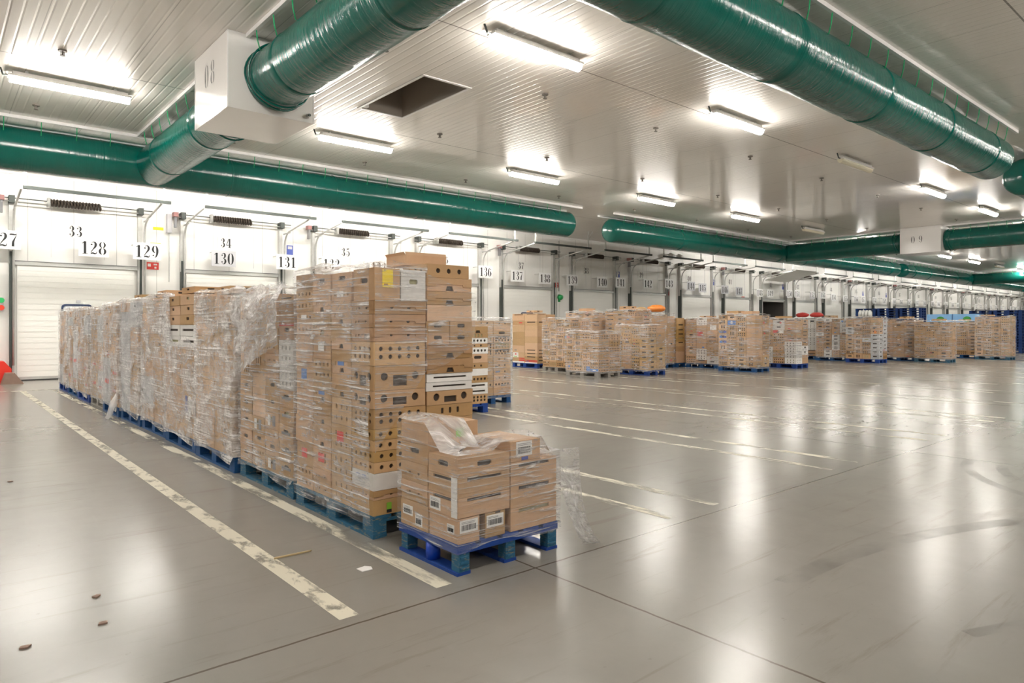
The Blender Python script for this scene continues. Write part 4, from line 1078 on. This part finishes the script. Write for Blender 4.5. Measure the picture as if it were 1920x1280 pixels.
# ------------------------------------------------------------------ pallets across the hall
TAN = [('handle', 'tan'), ('two', 'tan'), ('dots', 'tan'), ('dots2', 'tan'), ('vslots', 'tan'), ('slot', 'tan'), ('trap', 'brown')]
HOL = [('dots', 'light'), ('vslots', 'light'), ('dots2', 'tan'), ('grid', 'tan'), ('vslots', 'tan'), ('dots', 'tan')]
MIXW = [('handle', 'tan'), ('two', 'tan'), ('plain', 'tan'), ('grid', 'white'), ('handle', 'white'), ('dots', 'tan'), ('slot', 'brown')]
SLT = [('slot', 'tan'), ('slot', 'brown'), ('slot', 'light')]
DOT = [('dots', 'light'), ('dots2', 'light')]
STK = [  # phrase, x0, y0, w, d, top, columns on the long side, mixes (long, end), film, pallet
 ('narrow stack behind the tallest stack', 5.92, 8.45, .8, 1.2, 1.40, 3, [('dots', 'tan'), ('dots', 'white'), ('vslots', 'tan'), ('handle', 'white'), ('two', 'tan'), ('thin', 'white'), ('dots2', 'tan')], None, 'pblue2'),
 ('dotted stack before door 37', 7.10, 9.28, .8, 1.2, 1.45, 3, DOT, 'film', 'pblue'),
 ('stack with red printed band', 15.0, 16.3, .8, 1.25, 1.78, 2, [('slot', 'light'), ('plain', 'light'), ('plain', 'tan')], None, 'pblue2'),
 ('stack beside the red band', 14.2, 14.0, .8, 1.2, 1.56, 4, HOL, 'film', 'pgrey'),
 ('low stack with blue print', 13.42, 12.21, .88, 1.2, 1.18, 4, HOL, 'film', 'pgrey'),
 ('yellowish stack beside blue print', 15.04, 11.85, .77, 1.2, 1.35, 4, [('handle', 'straw'), ('two', 'straw'), ('plain', 'tan'), ('dots', 'straw'), ('dots2', 'light')], 'film', 'pblue2'),
 ('rear stack behind the low one', 16.2, 15.0, .8, 1.2, 1.80, 3, [('slot', 'tan'), ('plain', 'light'), ('handle', 'tan')], 'film', 'pblue'),
 ('rear stack of mixed cartons', 16.6, 13.6, .8, 1.2, 1.84, 3, TAN, 'film', 'pblue'),
 ('rear stack carrying orange sack', 18.0, 13.7, .8, 1.2, 1.74, 2, [('slot', 'brown'), ('handle', 'tan'), ('plain', 'tan')], 'film', 'pblue'),
 ('slotted crate stack', 18.85, 13.64, .8, 1.2, 1.62, 1, SLT, None, 'pblue'),
 ('stack with red square print', 19.2, 12.35, .8, 1.2, 1.60, 3, MIXW, 'film', 'pblue'),
 ('stack with violet prints', 18.5, 10.62, .78, 1.25, 1.68, 4, HOL + [('handle', 'straw'), ('plain', 'tan')], 'film', 'pblue'),
 ('stack with white lower corner', 21.15, 10.73, .8, 1.2, 1.58, 3, MIXW + [('slot', 'straw')], 'film', 'pblue2'),
 ('stack with red sacks', 27.6, 13.1, .8, 1.2, 1.70, 2, [('slot', 'brown'), ('grid', 'white'), ('plain', 'brown')], None, 'pblue'),
 ('stack of white and brown columns', 27.2, 11.72, .8, 1.25, 1.66, 4, [('handle', 'white'), ('two', 'tan'), ('vslots', 'white'), ('handle', 'brown')], 'film', 'pblue'),
 ('stack topped by bottle pack', 26.5, 10.3, .74, 1.2, 1.66, 4, [('vslots', 'tan'), ('dots2', 'brown'), ('handle', 'grey'), ('handle', 'tan')], 'film', 'pblue2'),
 ('stack behind the bottle pack', 29.2, 10.0, .8, 1.25, 1.62, 3, [('handle', 'brown'), ('plain', 'tan'), ('slot', 'tan'), ('two', 'tan')], 'film', 'pblue'),
 ('stack before blue printed bins', 28.9, 8.75, .7, 1.2, 1.52, 3, [('two', 'tan'), ('handle', 'tan'), ('dots', 'tan')], 'film', 'pteal'),
 ('last but one wrapped stack', 33.7, 9.15, .8, 1.2, 1.56, 3, [('dots', 'tan'), ('handle', 'tan'), ('slot', 'light')], 'film', 'pblue'),
 ('last wrapped stack', 33.0, 7.87, .85, 1.2, 1.74, 4, [('vslots', 'tan'), ('handle', 'tan'), ('dots', 'light')], 'film', 'pteal')]
SO = {}
CN = {1: ['corner'], 2: ['corner', 'rear'], 3: ['corner', 'middle', 'rear'], 4: ['corner', 'second', 'third', 'rear']}
for si, (P, x, y, w, d, zt, nc, mx, fm, pm) in enumerate(STK):
    P = P.replace('dotted stack before door 37', 'dotted stack before door 37')
    pallet(x, y, w, d, pm, '%s pallet under the %s' % ('grey wooden' if pm == 'pgrey' else 'faded blue' if pm == 'pteal' else 'blue', P), 'loaded pallets')
    cd_ = d / nc; SO[P] = []
    for j in range(nc):
        it = randcol(zt - PZ, mx, 200 + si * 11 + j) if si not in (0, 1, 9) else None
        if si == 0: it = [(.15, 'dots2', 'tan'), (.09, 'thin', 'white'), (.09, 'thin', 'white'), (.11, 'dots', 'tan'), (.11, 'plain', 'white'), (.09, 'two', 'tan'), (.14, 'handle', 'tan'), (.10, 'dots', 'white'), (.06, 'two', 'tan'), (.09, 'dots', 'white'), (.07, 'vslots', 'tan'), (.11, 'trap', 'tan')]
        if si == 1: it = [(.13, 'plain', 'tan'), (.12, 'dots', 'light'), (.11, 'two', 'light')] + [(.11, 'two', 'light')] * 3 + [(.115, 'dots2', 'light')] * 2 + [(.12, 'dots2', 'light'), (.09, 'handle', 'light'), (.09, 'plain', 'light'), (.09, 'two', 'light')]
        if si == 9: it = [(.38, 'plain', 'tan'), (.17, 'plain', 'tan'), (.15, 'slot', 'straw'), (.14, 'slot', 'straw'), (.14, 'slot', 'straw'), (.14, 'slot', 'straw'), (.17, 'slot', 'straw'), (.2, 'plain', 'straw')]
        column(x, y + cd_ * j, PZ, w / 2, cd_, it, CN[nc][j], P, far=True); SO[P].append(list(LAST))
    it2 = randcol(zt - PZ, mx, 400 + si * 7) if si > 1 else it
    column(x + w / 2, y, PZ, w / 2, min(cd_, .6), it2, 'inner', P, far=True); SO[P].append(list(LAST))
    r_ = random.Random(si)
    if si > 1 and si not in (3, 4, 5, 8, 9, 13, 15):
        for q in range(r_.choice((1, 2, 2))):
            hh = r_.uniform(.06, .12); yy = y + r_.uniform(.05, d - .5)
            if q == 0: yq = yy
            elif abs(yy - yq) < .45: continue
            place(w * .45, .4, hh, r_.choice(('handle', 'plain')), r_.choice(('tan', 'light')), (x + .14, yy, zt + .035), 'loose %s carton lying on top of the %s' % (('first', 'second')[q], P), 'boxes on ' + P, r_.uniform(-.1, .1))
    if fm:
        path = [(x, y + d), (x, y), (x + w, y), (x + w, y + .1)]
        stretch('stretch_film', 'clear stretch film wrapped round the %s' % P, path, .10 if si % 3 else .35, (lambda u, zt=zt: zt + .042 + .01 * math.sin(u * 5)), 'filmm' if fm == 'film' else fm, 50 + si, amp=.02, off=.016, inward=(.06, .2, .38) if si in (3, 4, 5) else (.03, .07, .10))
    for lst in SO[P]:
        for ob in lst:
            if r_.random() < .26:
                u, v = r_.uniform(.08, .6), r_.uniform(.15, .5); mt = r_.choice(('paper', 'paper', 'inkgrey', 'inkgrey', 'ink', 'red', 'blue', 'white'))
                deco(ob, 'x' if lst is not SO[P][-1] else 'y', u, u + r_.uniform(.12, .3), v, v + r_.uniform(.12, .35), mt, 'label_sticker' if mt == 'paper' else 'printed_mark')
# printed cartons that stand out
q = SO['stack with red printed band']
for j in (0, 1): deco(q[j][0], 'x', .02, .98, .0, .30, 'paper', 'printed_panel', 'white printed base'); deco(q[j][0], 'x', .0 if j == 0 else .55, 1, .35, .62, 'red', 'printed_band', 'red printed band'); deco(q[j][0], 'x', .0 if j == 0 else .55, 1, .78, .95, 'red', 'printed_band', 'red printed band')
deco(q[1][1], 'x', .05, .5, .0, .95, 'paper', 'printed_panel', 'white printed poster panel'); deco(q[1][1], 'x', .22, .34, .5, .75, 'red', 'printed_mark', 'red printed flower', 1); deco(q[1][1], 'x', .12, .4, .1, .22, 'green', 'printed_mark', None, 1)
q = SO['low stack with blue print']; deco(q[0][0], 'x', .0, 1, .05, .95, 'blue', 'printed_panel', 'blue printed panel'); deco(q[0][0], 'x', .3, .7, .3, .7, 'paper', 'printed_mark', 'white mark', 1); deco(q[1][0], 'x', .55, 1, .05, .9, 'blue', 'printed_panel', 'blue printed panel')
q = SO['stack with violet prints']; deco(q[2][-2], 'x', .0, .9, .1, .9, 'blue', 'printed_panel', 'blue printed panel'); deco(q[2][-2], 'x', .35, .55, .3, .8, 'paper', 'printed_mark', 'white mark', 1)
for i in (4, 5, 6):
    if i < len(q[3]): deco(q[3][i], 'x', .1, .45, .3, .75, 'blue', 'printed_mark', 'blue print'); deco(q[3][i], 'x', .55, .9, .3, .75, 'signblue', 'printed_mark', 'violet print')
q = SO['stack with red square print']; deco(q[1][-3], 'x', .1, .6, .1, .95, 'red', 'printed_panel', 'red printed panel'); deco(q[0][-3], 'x', .3, .9, .1, .95, 'paper', 'printed_panel', 'white panel')
q = SO['stack with white lower corner']; deco(q[1][-3], 'x', .0, .45, .2, .9, 'red', 'printed_panel', 'red printed panel'); deco(q[1][-3], 'x', .5, .95, .1, .95, 'paper', 'printed_panel', 'white panel')
q = SO['stack topped by bottle pack']; deco(q[0][-4], 'x', .4, .7, .1, .9, 'orange', 'printed_panel', 'orange print')

# loose goods on top of the stacks
def lump(name, x, y, z, rx, ry, rz_, mat, label, cat, seed):
    b = MB(); rows = []
    for i in range(9):
        r1 = []
        for j in range(17):
            a, c = math.pi * (.02 + .96 * i / 8), 2 * math.pi * (j % 16) / 16; v = Vector((math.sin(a) * math.cos(c), math.sin(a) * math.sin(c), math.cos(a)))
            k_ = 1 + .18 * mn.noise(v * 2.2 + Vector((seed, 0, 0))); p = v * k_
            r1.append((p.x * rx, p.y * ry, max(p.z, -.75) * rz_ + .75 * rz_))
        rows.append(r1)
    b.grid(rows, M[mat]); o = link(name, b.mesh(name, True), None, (x, y, z)); return tag(o, label, cat)
lump('sack', 18.2, 14.0, 1.835, .22, .34, .13, 'orange', 'orange sack lying on top of a rear stack under plate 142', 'sack', 3)
lump('sack', 18.2, 14.62, 1.835, .16, .22, .10, 'straw', 'brown paper sack lying beside the orange sack', 'sack', 4)
for i, (yy, l_) in enumerate(((13.25, 'first red sack on top of the stack below plate 153'), (13.85, 'second red sack behind the first red sack'))):
    lump('sack', 27.85, yy, 1.745, .2, .27, .11, 'red', l_, 'sack', 7 + i)
o = empty('bottle_pack', (26.62, 10.65, 1.715)); tag(o, 'pack of white plastic bottles standing on top of a wrapped stack', 'bottle pack')
b = MB(); b.tube([(0, 0, 0), (0, 0, .16), (0, 0, .22), (0, 0, .25)], [.055, .055, .025, .02], M['juice'], 10); bm_ = b.mesh('bottle', True)
for i in range(2):
    for j in range(4): part('bottle', bm_, o, (.06 + .115 * i, .06 + .115 * j, 0))

# ------------------------------------------------------------------ stacks of empty blue pallets and printed bins far off
def flat_pallet(w, d, mat):
    b = MB(); m = M[mat]
    for i in range(5): b.box((w - .12) * i / 4, (w - .12) * i / 4 + .12, 0, d, .122, .144, m)
    for y in (0, d / 2 - .07, d - .14): b.box(0, w, y, y + .14, .1, .122, m)
    for x in (0, w / 2 - .05, w - .1):
        b.box(x, x + .1, 0, d, 0, .022, m)
        for y in (0, d / 2 - .07, d - .14): b.box(x, x + .1, y, y + .14, .022, .1, m)
    return b.mesh('empty_pallet')
M['pnavy'] = painted_wood('pallet_navy', (.008, .04, .17), (.02, .06, .2)); FPM = flat_pallet(.8, 1.2, 'pnavy')
def pstack(x, y, n, nm, show):
    for i in range(n):
        o = link('empty_pallet', FPM, None, (x + rnd.uniform(-.01, .01), y + rnd.uniform(-.01, .01), i * .146))
        tag(o, 'empty blue pallet, %s from the top of %s' % ((['topmost'] + ORD[1:])[n - 1 - i], nm), 'empty pallet', 'stacked empty blue pallets')
pstack(42.0, 9.5, 15, 'near blue tower at the hall end', 15)
pstack(49.8, 12.8, 16, 'far blue tower beyond printed bins', 3)
pstack(49.8, 11.5, 16, 'middle blue tower beyond printed bins', 3)
pstack(49.8, 10.2, 16, 'last blue tower beyond printed bins', 3)
for i in range(3): pstack(45.0, 15.1 + 1.3 * i, 17, '%s blue tower under plate 157' % ('first', 'second', 'third')[i], 3)
for i in range(2):
    o = empty('display_bin', (42.0, 11.35 + 1.26 * i, 0)); tag(o, '%s sky blue printed bin with green bush picture behind the wrapped stacks' % ('nearer', 'farther')[i], 'printed bin', 'sky blue printed bins')
    b = MB(); b.box(0, .8, 0, 1.2, 0, 1.58, M['tan']); part('body', b.mesh('bin_body'), o)
    b = MB(); M.setdefault('skyblue', plain('print_sky', (.22, .45, .75), .5)); M.setdefault('bush', plain('print_bush', (.05, .30, .06), .5, var=.5, nscale=9))
    b.box(-.01, .81, -.01, 1.21, 1.58, 2.02, M['skyblue']); part('printed_rim', b.mesh('bin_rim'), o)
    b = MB(); b.prism([(.16 + .16 * math.cos(2 * math.pi * q / 14), .10 + .16 * math.sin(2 * math.pi * q / 14)) for q in range(14)], 0, .004, M['bush'])
    me = b.mesh('bin_bush')
    for v in me.vertices: v.co = (-.012 - v.co.z, (.35 + v.co.x * 1.2), 1.66 + v.co.y * .9)
    part('printed_bush', me, o)
